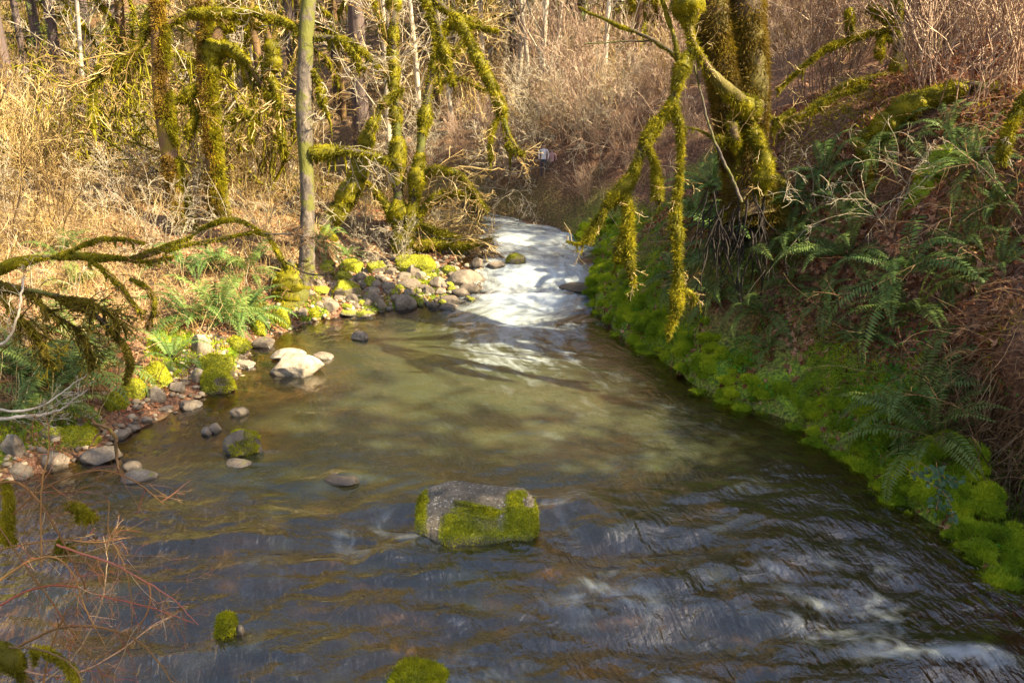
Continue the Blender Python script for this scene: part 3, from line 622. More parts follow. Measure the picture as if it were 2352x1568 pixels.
# ------------------------------------------------------------------ ferns
def fern_mesh(seed, n=15, L=.85, arch=1., hang=0., dead=False):
    rg = np.random.default_rng(seed); G = Geo(); az = np.arange(n)*2.399+rg.uniform(0, .6, n); el = rg.uniform(.35, 1.25, n) if not dead else rg.uniform(-.3, .4, n)
    Ls = L*rg.uniform(.65, 1.15, n); D = np.stack([np.cos(az)*np.cos(el), np.sin(az)*np.cos(el), np.sin(el)], 1)
    SG = 16; pts = [D*.02]; d = D.copy()
    for i in range(SG):
        d = unit(d+np.array([0, 0, -.055*arch*(1+i*.12)-hang])+rg.normal(0, .02, (n, 3))); pts.append(pts[-1]+d*(Ls/SG)[:, None])
    Pp = np.stack(pts, 1); V, q = tubes(Pp, taper(np.full(n, .0045), SG, .3), 3); G.add(V, q, r=.15)
    ns = 30; t = np.linspace(.14, .985, ns); ti = t*SG; i0 = np.minimum(ti.astype(int), SG-1); f = (ti-i0)[None, :, None]
    B = Pp[:, i0]*(1-f)+Pp[:, i0+1]*f; T = unit(Pp[:, i0+1]-Pp[:, i0]); up = np.array([0, 0, 1.]); side = unit(np.cross(T, up)); nrm = np.cross(side, T)
    prof = np.minimum(1, (1-t)*2.4+.08)*np.minimum(1, .55+t*1.3)
    for sg in (-1, 1):
        l = (Ls[:, None]*.115*prof[None]*rg.uniform(.8, 1.1, (n, ns)))[..., None]
        dr = unit(side*sg+T*.28+nrm*rg.normal(-.12, .15, (n, ns, 1))); wd = T*(Ls[:, None, None]*.0125)
        tip = B+dr*l-np.array([0, 0, 1.])*l*.15; mid = B+dr*l*.45
        W = np.stack([B-wd*.5, mid-wd, tip, mid+wd], 2).reshape(-1, 3); k = np.arange(len(W)).reshape(-1, 4)
        G.add(W, k, r=np.repeat(np.clip(np.repeat(rg.uniform(.1, .9, n), ns)+rg.normal(0, .1, n*ns), 0, 1), 4))
    return G
FERN = [fern_mesh(s, n, L, a).mesh('fronds', MAT['fern']) for s, n, L, a in [(1, 17, .8, 1.1), (2, 14, .9, 1.3), (3, 20, .75, 1.), (4, 12, .9, 1.6), (5, 16, .7, 1.4)]]
FDEAD = [fern_mesh(s, 9, .5, 1.6, .03, True).mesh('dead_fronds', MAT['deadfern']) for s in (11, 12)]
_fi = [0]
def fern(px, py, size, label, group=None, tilt=(0, 0), dead=True, loc=None, var=None):
    i = _fi[0]; _fi[0] += 1
    if loc is None: loc, t = gp(px, py)
    s = size*1.3; r = thing('sword_fern', label, 'fern', (loc[0], loc[1], loc[2]-.02), group)
    r.rotation_euler = (tilt[0], tilt[1], 0)
    f = link('fronds', FERN[(i if var is None else var) % 5], r); f.rotation_euler = (0, 0, i*1.7); f.scale = (s, s, s)
    if dead: d = link('dead_fronds', FDEAD[i % 2], r); d.scale = (s, s, s); d.rotation_euler = (0, 0, i*.9)
    return r
TR = (0, -.75)   # lean out from the steep right bank
for px, py, s, lb in [
 (1690, 560, 1.35, 'large sword fern arching over the dark root hollow below the big maple'),
 (1740, 620, 1.15, 'sword fern hanging right below the large arching one on the bank'),
 (1640, 430, 1.2, 'backlit fern glowing left of the big maple trunk'),
 (1600, 500, .9, 'backlit fern low on the left side of the maple roots'),
 (1760, 720, 1.0, 'narrow fern drooping over leaves above the green moss edge'),
 (1950, 590, 1.1, 'upright fern in the middle of the leafy slope'),
 (2080, 640, 1.15, 'fern spreading left from the middle of the leafy slope'),
 (2110, 720, 1.1, 'wide fern with long left-reaching fronds below the slope middle'),
 (1840, 560, .8, 'small fern between the maple ferns and the slope middle'),
 (2110, 930, 1.35, 'large dark fern hanging beside the bank hollow'),
 (2150, 1010, 1.1, 'lower fern hanging below the one beside the bank hollow'),
 (1900, 400, .8, 'blue-green fern under the mossy leaning branches'),
 (2010, 370, .9, 'blue-green fern below the arching mossy log'),
 (2060, 330, .8, 'fern right under the mossy dead tree'),
 (2190, 650, .7, 'small fern on the right slope above the hollow'),
 (1720, 490, .8, 'fern at the very foot of the big maple'),
 (1850, 470, .7, 'pale fern right of the big maple foot'),
 (2240, 380, .8, 'fern at the upper right near the mossy stump'),
 (1660, 690, .8, 'fern hanging over the moss below the root hollow'),
 (1960, 480, .7, 'fern half hidden by bare stems on the upper slope'), (1820, 650, .5, 'small fern in leaf litter right of the narrow drooping fern'), (1900, 690, .55, 'small fern in leaf litter left of the wide slope fern'), (2000, 780, .6, 'small fern above the green moss, left of the bank hollow'),
 (2230, 560, .6, 'small fern on the right slope under bare stems'), (2300, 620, .7, 'fern at the right edge over brown leaves'), (1770, 800, .5, 'small fern rooted in the moss band below the leaf slope'), (1560, 640, .7, 'fern on the bank behind the lowest hanging moss'), (2300, 470, .6, 'fern near the right edge beside the mossy limb'), (2180, 300, .6, 'small fern on the crest behind the arching log')]:
    fern(px, py, s, lb, 'ferns on the right bank', (rng.uniform(-.2, .15), -.5))
for px, py, s, lb in [
 (395, 830, .95, 'bright sunlit fern above the yellow mossy stones'),
 (500, 735, 1.25, 'big fern clump with brown dead fronds on the left bank edge'),
 (440, 740, 1.0, 'fern left of the big clump on the left bank edge'),
 (560, 725, .95, 'fern right of the big clump on the left bank edge'),
 (420, 620, .9, 'fern in the reddish leaves behind the left bank, leftmost of the far group'),
 (500, 610, 1.0, 'fern in the middle of the far group behind the left bank'),
 (570, 625, .9, 'rightmost fern of the far group behind the left bank'),
 (130, 900, 1.3, 'dark fern in shade on the lower left bank'),
 (50, 870, 1.2, 'dark fern at the left frame edge in shade'),
 (210, 870, 1.1, 'shaded fern left of the golden stones'),
 (90, 960, 1.1, 'lowest shaded fern on the left bank'),
 (180, 790, 1.0, 'fern under the drooping mossy bush at left'),
 (140, 590, .8, 'small fern beside the winding path of light at left'),
 (170, 660, .8, 'pale fern behind the drooping mossy bush'),
 (740, 560, .7, 'small fern behind the pale trunk'),
 (800, 590, .6, 'small fern at the back of the stone bar')]:
    fern(px, py, s, lb, 'ferns on the left bank', (rng.uniform(-.1, .1), .1))

# ------------------------------------------------------------------ traced trees
def wob(p, a, rg): return p+np.cumsum(rg.normal(0, a, p.shape), 0)*.5
def bpath(pts, d, n=None):
    """pts (px,py[,d]) -> world spline"""
    q = [P(a[0], a[1], a[2] if len(a) > 2 else d) for a in pts]; return spline(q, n or 8*len(pts))
def trunk_geo(path, r, k=14, rough=.12, seed=0):
    V, q = tubes(path[None], np.asarray(r)[None], k); c = np.repeat(path, k, 0)
    V = c+(V-c)*(1+rough*fb3(V*2.2+seed, 3)+rough*.5*fb3(V*8+seed, 2))[:, None]; return V, q
def interp_r(rs, n): return np.interp(np.linspace(0, 1, n), np.linspace(0, 1, len(rs)), rs)
def mossy(geo, path, r, dens=2500, L=.05, lump=.7, droop=.5, seed=0, k=10, thin=0., wd=.006):
    """irregular moss sleeve + blades along a branch"""
    rg = np.random.default_rng(seed+77); s = np.concatenate([[0], np.cumsum(np.linalg.norm(np.diff(path, axis=0), axis=1))])
    lm = 1+lump*(n2(s*3.1+seed*3.7, s*0+seed)*2-.75)+lump*.5*(n2(s*9+seed, s*0+3)-.5); rr = np.maximum(r*lm, .006)
    V, q = tubes(path[None], rr[None], k); c = np.repeat(path, k, 0); V = c+(V-c)*(1+.35*fb3(V*9+seed, 3))[:, None]; V[:, 2] -= np.repeat(rr, k)*.3
    geo.add(V, q, r=.3+.3*n3(V*6+seed))
    n = int(s[-1]*dens); 
    if n < 1: return
    t = rg.random(n)*s[-1]; pp = np.stack([np.interp(t, s, path[:, i]) for i in range(3)], 1); r_ = np.interp(t, s, rr)
    T = np.stack([np.interp(t, s, np.gradient(path[:, i])) for i in range(3)], 1); T = unit(T); o = unit(np.cross(T, rg.normal(size=(n, 3))))
    fuzz(geo, pp+o*(r_*.95)[:, None]-np.array([0, 0, 1])*(r_*.3)[:, None], o, L, wd, droop, .4, rg)
def drapes(geo, path, n, L=.25, seed=0, r=.012, dens=900):
    """hanging moss strands"""
    rg = np.random.default_rng(seed+5); i = rg.integers(0, len(path), n); P0 = path[i]+rg.normal(0, .02, (n, 3))
    pp = grow(P0, np.tile([0, 0, -1.], (n, 1))+rg.normal(0, .25, (n, 3)), L*rg.uniform(.3, 1.4, n), 5, .15, -.3, rg)
    R = r*rg.uniform(.5, 1.5, n)[:, None]*np.array([.7, 1.2, 1.1, .8, .5, .15])[None]; V, q = tubes(pp, R, 4); geo.add(V, q, r=np.repeat(rg.random(n), 24))
    m = int(n*L*dens); k = rg.integers(0, n, m); j = rg.uniform(0, 4.8, m); a = j.astype(int); f = (j-a)[:, None]
    fuzz(geo, pp[k, a]*(1-f)+pp[k, a+1]*f, unit(rg.normal(size=(m, 3))), .03, .005, .9, .3, rg)
def twigs(geo, paths_list, n, L=(.3, .7), r0=.006, rg=rng, lo=.2, sub=3, up=0., grav=0., curl=.18, k=3, rmin=.0025, segs=5):
    for pth in paths_list:
        seg = pth[None]; le = np.linalg.norm(np.diff(pth, axis=0), axis=1).sum(); 
        kp, _ = kids(seg, np.full(seg.shape[:2], r0), n, (.4, 1.3), lo, 1, L, up, rg, segs, curl, grav, plen=np.ones(1))
        R = taper(np.full(n, r0)*rg.uniform(.6, 1.2, n), segs, .35); V, q = tubes(kp, np.maximum(R, rmin), k); geo.add(V, q, r=np.repeat(rg.random(n), (segs+1)*k))
        if sub:
            kk, _ = kids(kp, R, sub, (.4, 1.1), .25, 1, (.3, .65), up, rg, 4, curl, grav); m = len(kk); R2 = np.maximum(taper(np.full(m, r0*.5), 4, .5), rmin*.8)
            V, q = tubes(kk, R2, k); geo.add(V, q, r=np.repeat(rg.random(m), 5*k))
            k3, _ = kids(kk, R2, 2, (.4, 1.1), .3, 1, (.4, .8), up, rg, 3, curl, grav); m = len(k3); V, q = tubes(k3, np.full((m, 4), rmin*.8), k); geo.add(V, q, r=np.repeat(rg.random(m), 4*k))
def base_of(pts, d):
    p = P(*pts[-1][:2], d); return p

def tree(name, label, cat, d, base, trunks, branches=(), bark='bark', tw=None, moss=None, group=None, seed=1):
    """trunks/branches: (pts, radii_px, mossradius_px or 0, drape)"""
    b = P(base[0], base[1], d); root = thing(name, label, cat, tuple(b), group); rg = np.random.default_rng(seed)
    allp = []
    for j, (lst, nm) in enumerate(((trunks, 'trunk'), (branches, 'branch'))):
        for i, it in enumerate(lst):
            pts, rp = it[0], it[1]; mr = it[2] if len(it) > 2 else 0; dp = it[3] if len(it) > 3 else 0; pth = bpath(pts, d, 10*len(pts)); dd = np.array([a[2] if len(a) > 2 else d for a in pts]).mean()
            r = interp_r(rp, len(pth))*dd/F; pth = wob(pth, .008 if nm == 'trunk' else .006, rg) if len(pth) > 8 else pth
            g = Geo(); V, q = trunk_geo(pth, r, 16 if nm == 'trunk' else 9, .14, seed+i); g.add(V, q, r=.5); po = part(nm, g, MAT[bark], root); mg = Geo()
            mk_ = .55 if dd > 14 else .52
            LB = (.05 if dd > 14 else float(min(.045, np.mean(mr)*dd/F*.8+.006))) if mr else 0
            if mr: mossy(mg, pth, (r+mr*mk_*dd/F) if np.isscalar(mr) else np.maximum(interp_r(mr, len(pth))*mk_*dd/F, r*1.25), 1800 if dd > 14 else 3500, LB, .85, .5, seed*13+i+j*7, wd=.009 if dd > 14 else .006)
            if dp: drapes(mg, pth, dp, (tw or {}).get('dl', .16 if dd < 14 else .33), seed+i, .012 if dd < 14 else .02, 900 if dd < 14 else 500)
            if mg.n: link('moss', mg.mesh('moss', MAT[moss or 'moss'], root.location), po)
            if tw and (nm == 'branch' or tw.get('trunk')): allp.append((po, pth))
    for po, pth in allp:
        g = Geo(); twigs(g, [pth], tw.get('n', 12), tw.get('L', (.4, .9)), tw.get('r', .008), rg, tw.get('lo', .2), tw.get('sub', 3), tw.get('up', 0), tw.get('grav', 0), rmin=tw.get('rmin', .004))
        link('twigs', g.mesh('twigs', MAT[tw.get('mat', 'twig')], root.location), po)
    return root

# left mossy maples
tree('mossy_maple', 'mossy maple with a curved trunk, left one of the two yellow-mossed maples', 'tree', 16.2, (420, 525),
 [([(362, -160), (364, 0), (370, 90), (374, 200), (384, 300), (400, 400), (414, 470), (424, 530)], [17, 18, 17, 19, 21, 19, 21, 25], 0)],
 [([(350, 20), (320, 105), (270, 140), (240, 165), (205, 205)], [7, 6, 5, 4, 2], 2, 0), ([(240, 150), (225, 160), (215, 200), (212, 290)], [5, 4, 4, 2], 3, 6),
  ([(372, 60), (440, 30), (520, 26), (600, 24), (660, 45), (690, 75)], [8, 7, 7, 6, 5, 3], 3, 10)], 'barkrust', dict(n=16, L=(.5, 1.4), r=.012, rmin=.006), seed=2)
def patch_moss(path, r, dens, seed, side=(1, -.3, .1), col='moss'): pass
tree('mossy_maple', 'mossy maple with a thick arching limb, right one of the two yellow-mossed maples', 'tree', 16.8, (502, 500),
 [([(468, -160), (469, 0), (472, 100), (477, 200), (484, 300), (494, 400), (503, 505)], [18, 18, 17, 19, 18, 18, 23], 0)],
 [([(484, 175), (490, 120), (510, 70), (545, 38), (585, 32), (612, 60), (622, 110), (626, 160)], [15, 14, 12, 12, 12, 11, 10, 7], 6, 30),
  ([(474, 185), (440, 205), (420, 222), (385, 235), (362, 255)], [7, 7, 6, 5, 3], 5, 8), ([(430, 215), (445, 235), (452, 262), (438, 290), (432, 320)], [6, 6, 5, 4, 2], 5, 12),
  ([(500, 95), (560, 130), (600, 190), (640, 230), (690, 262)], [6, 6, 5, 4, 3], 4, 45), ([(600, 130), (630, 200), (640, 260), (648, 330)], [5, 5, 4, 3], 5, 50),
  ([(520, 280), (560, 262), (600, 250), (640, 262), (690, 275)], [4, 4, 4, 3, 2], 4, 40), ([(560, 150), (575, 200), (580, 260), (572, 330)], [4, 4, 3, 2], 4, 30)],
 'barkrust', dict(n=14, L=(.4, 1.2), r=.012, rmin=.006), seed=3)
# moss sheets on both trunks: sunny side, and front with sunlight in the tint
def trunk_moss(pts, rp, d, n, seed, side, label=None):
    pth = bpath(pts, d, 60); rg = np.random.default_rng(seed); g = Geo(); r = interp_r(rp, 60)*d/F
    t = rg.random(n)*59; i = t.astype(int).clip(0, 58); f = (t-i)[:, None]; c = pth[i]*(1-f)+pth[i+1]*f; rr = r[i]
    a = unit(np.array(side)+rg.normal(0, .75, (n, 3))*np.array([1, 1, .2])); a[:, 2] *= .2; a = unit(a); p = c+a*(rr*1.0)[:, None]
    k = fb3(p*1.8+seed, 3)+.5*(a@unit(np.array(side, float))) > (.15 if side[0] < 0 else .38); fuzz(g, p[k], a[k], .055, .011, .6, .45, rg); return g
for o_, pts, rp, sd in ((0, [(364, 0), (370, 90), (374, 200), (384, 300), (400, 400), (414, 470), (424, 525)], [18, 17, 19, 21, 19, 21, 25], 4), (1, [(469, 0), (472, 100), (477, 200), (484, 300), (494, 400), (503, 500)], [18, 17, 19, 18, 18, 23], 6)):
    root = [o for o in COL.objects if o.name.startswith('mossy_maple')][o_]
    part('trunk_moss', trunk_moss(pts, rp, 16.2 if o_ == 0 else 16.8, 26000, sd, (1, -.5, 0)), MAT['moss'], root); part('trunk_moss', trunk_moss(pts, rp, 16.2 if o_ == 0 else 16.8, 16000, sd+9, (-.1, -1, 0)), MAT['mossorange_lit'], root)

# pale alder by the stones
tree('pale_alder', 'pale mottled alder trunk standing at the left end of the stone bar', 'tree', 14.8, (690, 672),
 [([(712, -200), (711, 0), (705, 120), (704, 250), (704, 350), (708, 470), (710, 560), (704, 615), (690, 650), (672, 700)], [17, 17, 18, 19, 17, 16, 17, 19, 25, 34], 0), ([(672, 600), (668, 640), (664, 690)], [10, 18, 26], [14, 24, 32], 6)],
 [([(722, 86), (760, 88), (800, 100), (840, 128), (870, 160)], [6, 6, 5, 4, 2], [8, 12, 13, 7, 3], 5), ([(800, 105), (822, 130), (830, 160)], [4, 3, 2], 4, 3),
  ([(718, 350), (760, 345), (800, 344), (840, 352), (875, 362), (900, 372)], [7, 7, 6, 6, 5, 4], 5, 14), ([(715, 160), (732, 190), (742, 235), (752, 262)], [4, 4, 3, 2], 3, 4),
  ([(705, 90), (670, 60), (620, 45), (560, 30)], [5, 4, 3, 2], 2, 0)],
 'birch', dict(n=12, L=(.5, 1.3), r=.009, rmin=.0045, mat='twiggrey'), seed=5)
# leaning trunk + vine maple cluster
tree('leaning_maple', 'dark mossy trunk leaning right behind the pale alder', 'tree', 16.9, (745, 530),
 [([(830, 365), (822, 400), (790, 460), (765, 495), (742, 535)], [9, 11, 15, 18, 26], 3, 8)], [([(828, 372), (850, 300), (880, 240), (930, 200)], [8, 6, 5, 3], 3, 6)], 'darkbark', dict(n=14, L=(.5, 1.3), r=.009, rmin=.005), 'moss', seed=7)
tree('vine_maple', 'vine maple with dark stems and mossy arching boughs behind the stone bar', 'tree', 17.1, (928, 590),
 [([(903, -150), (905, 0), (906, 150), (912, 300), (916, 450), (926, 592)], [7, 8, 9, 10, 11, 15], 2, 10), ([(1020, 70), (1004, 120), (990, 200), (975, 300), (962, 400), (945, 500), (930, 590)], [6, 7, 8, 9, 10, 11, 12], 1, 4)],
 [([(1018, 76), (1030, 55), (1060, 44), (1100, 50), (1130, 62)], [6, 6, 6, 5, 2], [6, 8, 13, 10, 3], 0), ([(966, 405), (1000, 390), (1050, 400), (1085, 435), (1120, 490)], [6, 6, 6, 5, 3], [6, 9, 10, 9, 5], 6),
  ([(985, 190), (1020, 135), (1060, 100), (1085, 78)], [6, 6, 5, 4], 3, 3), ([(1000, 190), (1050, 178), (1085, 192), (1115, 215)], [3, 3, 3, 2], [5, 8, 8, 4], 0),
  ([(915, 480), (960, 510), (1010, 530), (1060, 545)], [5, 4, 3, 2], 4, 12), ([(912, 200), (880, 165), (850, 140)], [4, 3, 2], 4, 6), ([(905, 170), (895, 120), (878, 60), (860, 0)], [4, 4, 3, 3], 2, 0),
  ([(920, 540), (890, 480), (860, 440), (840, 420)], [5, 4, 3, 2], 3, 8), ([(930, 560), (980, 470), (1040, 440), (1100, 470)], [5, 4, 3, 2], 3, 12), ([(926, 570), (990, 555), (1060, 560), (1130, 545)], [5, 5, 4, 2], 3, 14)],
 'darkbark', dict(n=22, L=(.5, 1.5), r=.011, rmin=.0055, grav=-.02), 'moss', seed=9)
tree('overhanging_bough', 'long thin mossy bough sweeping down from the top centre', 'branch', 15.5, (985, -60),
 [([(985, -60), (1000, 0), (1055, 45), (1085, 110), (1120, 180), (1148, 250), (1165, 310), (1190, 352)], [8, 8, 7, 7, 6, 5, 4, 2], [7, 7, 9, 9, 8, 8, 8, 5], 2)],
 [([(1150, 260), (1130, 300), (1125, 340), (1128, 370)], [3, 3, 2, 1], 2, 3), ([(1100, 150), (1140, 200), (1160, 240)], [3, 2, 1], [5, 7, 3], 0), ([(1165, 325), (1180, 345), (1205, 352)], [3, 2, 1], 4, 3), ([(1060, 50), (1100, 62), (1150, 72)], [3, 3, 1], 1, 0)],
 'darkbark', dict(n=12, L=(.3, .9), r=.006, rmin=.004), 'moss', seed=12)
tree('overhanging_bough', 'dark thin double bough hanging from the top left of centre', 'branch', 15.5, (958, -60),
 [([(958, -60), (975, 0), (1000, 60), (1020, 130), (1035, 200)], [5, 5, 5, 4, 2], 2, 2)], [([(985, 30), (1000, 100), (1008, 160), (1010, 215)], [3, 3, 3, 2], 2, 3)], 'darkbark', dict(n=12, L=(.3, .9), r=.006, rmin=.004), 'moss', seed=13)

# ---- big right maple
D = 12.4
bm_ = tree('big_maple', 'huge twin-stemmed maple furred with brown and green moss on the right bank', 'tree', D, (1735, 470),
 [([(1625, -420), (1632, -150), (1638, 0), (1655, 130), (1678, 230), (1700, 330), (1722, 420), (1738, 500)], [34, 38, 39, 38, 40, 46, 52, 72], 0), ([(1715, -420), (1712, -150), (1712, 0), (1722, 130), (1722, 230), (1716, 330)], [34, 38, 40, 36, 36, 38], 0)],
 [([(1752, 245, 12.4), (1712, 236, 11.8), (1668, 202, 11.5), (1630, 158, 11.3), (1600, 115, 11.2), (1586, 75, 11.2), (1582, 0, 11.2), (1578, -120, 11.2)], [18, 18, 16, 10, 8, 8, 16, 18], [22, 25, 24, 17, 12, 11, 15, 17], 12),
  ([(1700, 350, 12.), (1690, 320, 11.75), (1682, 285, 11.85), (1695, 250, 12.4)], [8, 10, 10, 6], [14, 21, 20, 12], 20), ([(1720, 290, 12.), (1745, 330, 11.75), (1755, 390, 11.7), (1735, 450, 11.8)], [8, 10, 10, 8], [14, 20, 22, 18], 30),
  ([(1745, 260), (1790, 275), (1850, 262), (1900, 230), (1990, 196)], [5, 4, 4, 3, 2], [8, 6, 5, 6, 3], 8), ([(1700, 335, 12.3), (1670, 318, 11.8), (1650, 318, 11.7)], [8, 6, 4], [14, 12, 7], 12),
  ([(1765, 395), (1800, 420), (1822, 450), (1830, 490)], [6, 5, 4, 2], 4, 18), ([(1770, 310), (1800, 270), (1830, 250)], [4, 3, 2], 3, 6)],
 'bark', dict(n=7, L=(.25, .7), r=.006, rmin=.003, mat='twig'), seed=21)
def big_moss():
    for pts, rp in (([(1625, -420), (1638, 0), (1655, 130), (1678, 230), (1700, 330), (1722, 420), (1738, 500)], [34, 39, 38, 40, 46, 52, 72]), ([(1715, -420), (1712, 0), (1722, 130), (1722, 230), (1716, 330)], [34, 40, 36, 36, 38])):
        pth = bpath(pts, D, 80); rg = rng; r = interp_r(rp, 80)*D/F; n = 60000; t = rg.random(n)*79; i = t.astype(int).clip(0, 78); f = (t-i)[:, None]; c = pth[i]*(1-f)+pth[i+1]*f
        a = rg.normal(size=(n, 3)); a[:, 2] *= .1; a = unit(a); p = c+a*(r[i]*rg.uniform(.98, 1.12, n))[:, None]; k = (a[:, 1] < .5)
        g = Geo(); gg = Geo(); side = (fb3(p*1.5, 3)+.5*np.abs(a[:, 0])+.35*S(3.2-p[:, 2], -.5, 1.) > .95)
        fuzz(g, p[k & ~side], a[k & ~side], .05, .007, .5, .35, rg); fuzz(gg, p[k & side], a[k & side], .06, .007, .4, .4, rg)
        part('trunk_moss', g, MAT['mossrust_shaded'], bm_); part('trunk_moss', gg, MAT['moss'], bm_)  # brown moss paints the shaded trunk face; green stays on the rims
big_moss()
# hanging mossy limb over the water
DLIMB = 11.2
tree('hanging_limb', 'thick moss-draped limb hanging over the water from the big maple', 'branch', DLIMB, (1590, 110),
 [([(1592, 112), (1572, 150), (1558, 200), (1540, 250), (1510, 290), (1480, 335), (1465, 390), (1435, 440), (1400, 475), (1375, 515), (1345, 560)], [8, 8, 8, 8, 8, 7, 7, 7, 6, 4, 2], [14, 25, 13, 15, 22, 20, 22, 22, 16, 8, 4], 30)],
 [([(1480, 320), (1498, 360), (1506, 410), (1508, 455)], [4, 4, 3, 2], [12, 12, 10, 17], 16), ([(1435, 440), (1440, 490), (1432, 540), (1412, 600)], [4, 4, 3, 2], [12, 16, 20, 14], 26), ([(1440, 500), (1446, 560), (1448, 610), (1455, 655)], [3, 3, 3, 2], [9, 11, 14, 8], 14),
  ([(1548, 240), (1562, 300), (1566, 380), (1560, 450), (1558, 520)], [3, 3, 3, 2, 2], [11, 10, 8, 7, 14], 10), ([(1558, 520), (1556, 590), (1560, 640), (1556, 700), (1535, 760)], [2, 2, 2, 2, 1], [16, 9, 22, 12, 5], 14),
  ([(1555, 660), (1580, 665), (1602, 682)], [2, 2, 1], [8, 6, 3], 10), ([(1390, 480), (1370, 520), (1340, 560), (1300, 555)], [3, 2, 2, 1], 3, 3)],
 'darkbark', dict(n=7, L=(.2, .6), r=.005, rmin=.0025, mat='twig', grav=-.05), seed=31)
tree('bare_branch', 'dark bare branch forking above the hanging limb', 'branch', DLIMB, (1562, 140), [([(1562, 138), (1500, 95), (1430, 65), (1370, 40), (1330, 20)], [4, 4, 3, 2, 1], 1)], [([(1560, 138), (1548, 90), (1530, 40), (1515, -10)], [4, 4, 3, 2], 1), ([(1500, 95), (1440, 92), (1340, 98)], [2, 2, 1], 0)], 'darkbark', dict(n=9, L=(.2, .6), r=.005, rmin=.0025, mat='twigdark'), seed=33)
tree('grey_sapling', 'thin grey leaning sapling in front of the big maple', 'sapling', 11.4, (1696, 462), [([(1596, 150), (1610, 220), (1630, 290), (1660, 370), (1682, 420), (1700, 470)], [2, 2.5, 3, 3.5, 3.5, 4], 0)], [([(1640, 320), (1600, 300), (1560, 296)], [1.5, 1.5, 1], 1, 2)], 'birch', None, seed=35)
# dead mossy tree upper right
tree('dead_mossy_tree', 'slim dark dead tree hung with moss tufts at the upper right', 'tree', 13.8, (2062, 262),
 [([(2058, -120), (2062, 0), (2066, 110), (2060, 180), (2060, 270)], [5, 6, 9, 10, 10], 3, 12)],
 [([(2062, 80), (2040, 62), (2020, 85), (2012, 130)], [5, 5, 4, 3], [9, 14, 13, 10], 14), ([(2060, 95), (2010, 72), (1960, 90), (1900, 112), (1830, 170), (1790, 210)], [4, 4, 3, 3, 2, 2], [6, 7, 5, 6, 6, 3], 10),
  ([(2056, 180), (1990, 182), (1940, 200), (1880, 235), (1800, 300)], [6, 6, 5, 5, 3], [8, 9, 7, 7, 6], 24), ([(2058, 200), (1990, 240), (1940, 250), (1860, 270), (1790, 315)], [6, 6, 5, 5, 5], [8, 10, 9, 9, 8], 30),
  ([(2050, 60), (2030, 30), (1990, 10)], [4, 3, 2], 6, 8), ([(1950, 20), (1956, 60), (1952, 90)], [5, 4, 2], 6, 5)],
 'darkbark', dict(n=9, L=(.3, .8), r=.006, rmin=.003, mat='twig'), seed=41)
tree('arching_log', 'moss-covered fallen bough arching across the upper right slope', 'log', 11.6, (1990, 310),
 [([(1960, 330), (2000, 300), (2040, 268), (2100, 228), (2190, 202), (2270, 205), (2340, 228), (2420, 262)], [6, 8, 10, 12, 12, 12, 12, 14], [14, 17, 16, 15, 16, 15, 13, 14], 26)], [([(1975, 330), (1990, 380), (2010, 440)], [3, 2, 2], 5, 14)], 'darkbark', dict(n=9, L=(.2, .6), r=.005, rmin=.0025, mat='twiggrey', lo=0), seed=43)
tree('mossy_stump', 'bright green moss-covered leaning snag on the upper right slope', 'stump', 10.9, (2090, 490),
 [([(2185, 330), (2172, 370), (2150, 410), (2120, 440), (2090, 470), (2080, 500)], [10, 20, 26, 24, 16, 14], [14, 26, 34, 30, 22, 18], 16)], [], 'darkbark', None, 'mossgreen', seed=45)
tree('mossy_limb', 'mossy drooping limb at the right frame edge', 'branch', 9.2, (2330, 330), [([(2370, 200), (2335, 270), (2318, 320), (2310, 370)], [5, 5, 4, 2], [12, 14, 16, 10], 14)], [], 'darkbark', dict(n=8, L=(.2, .6), r=.005, rmin=.0025, mat='twiggrey', trunk=True), seed=47)

# ---- foreground left boughs
tree('sunlit_bough', 'pale curved bough with yellow moss reaching right over the left bank', 'branch', 10.6, (60, 590),
 [([(-60, 640), (40, 600), (180, 585), (300, 590), (380, 570), (440, 548), (480, 520), (520, 508), (560, 512), (600, 535), (640, 580), (665, 618)], [5, 5, 4, 3, 3, 3, 2.5, 2.5, 2, 2, 2, 2], [4, 4, 4, 3, 3, 3, 2.5, 1.5, 1.5, 3, 7, 3], 6)],
 [([(380, 575), (440, 562), (500, 552), (570, 535), (620, 540)], [4, 3, 3, 2, 2], [5, 4, 4, 3, 2], 4), ([(600, 535), (680, 545), (740, 560)], [2, 2, 1], 0), ([(655, 600), (700, 625), (760, 632)], [2, 2, 1], 0),
  ([(130, 590), (200, 555), (260, 545), (330, 560)], [3, 3, 2, 1], 3, 12), ([(200, 590), (260, 640), (300, 690), (330, 720)], [2, 2, 2, 1.5], [3, 4, 4, 3], 26), ([(300, 640), (340, 660), (355, 700), (340, 740)], [2, 2, 2, 1], [3, 4, 4, 3], 20), ([(265, 590), (330, 600), (400, 590)], [2, 2, 1], [4, 4, 3], 12)],
 'twigbark' if 'twigbark' in MAT else 'birch', dict(n=26, L=(.15, .5), r=.005, rmin=.0028, mat='drygrass', grav=-.03, dl=.09), seed=51)
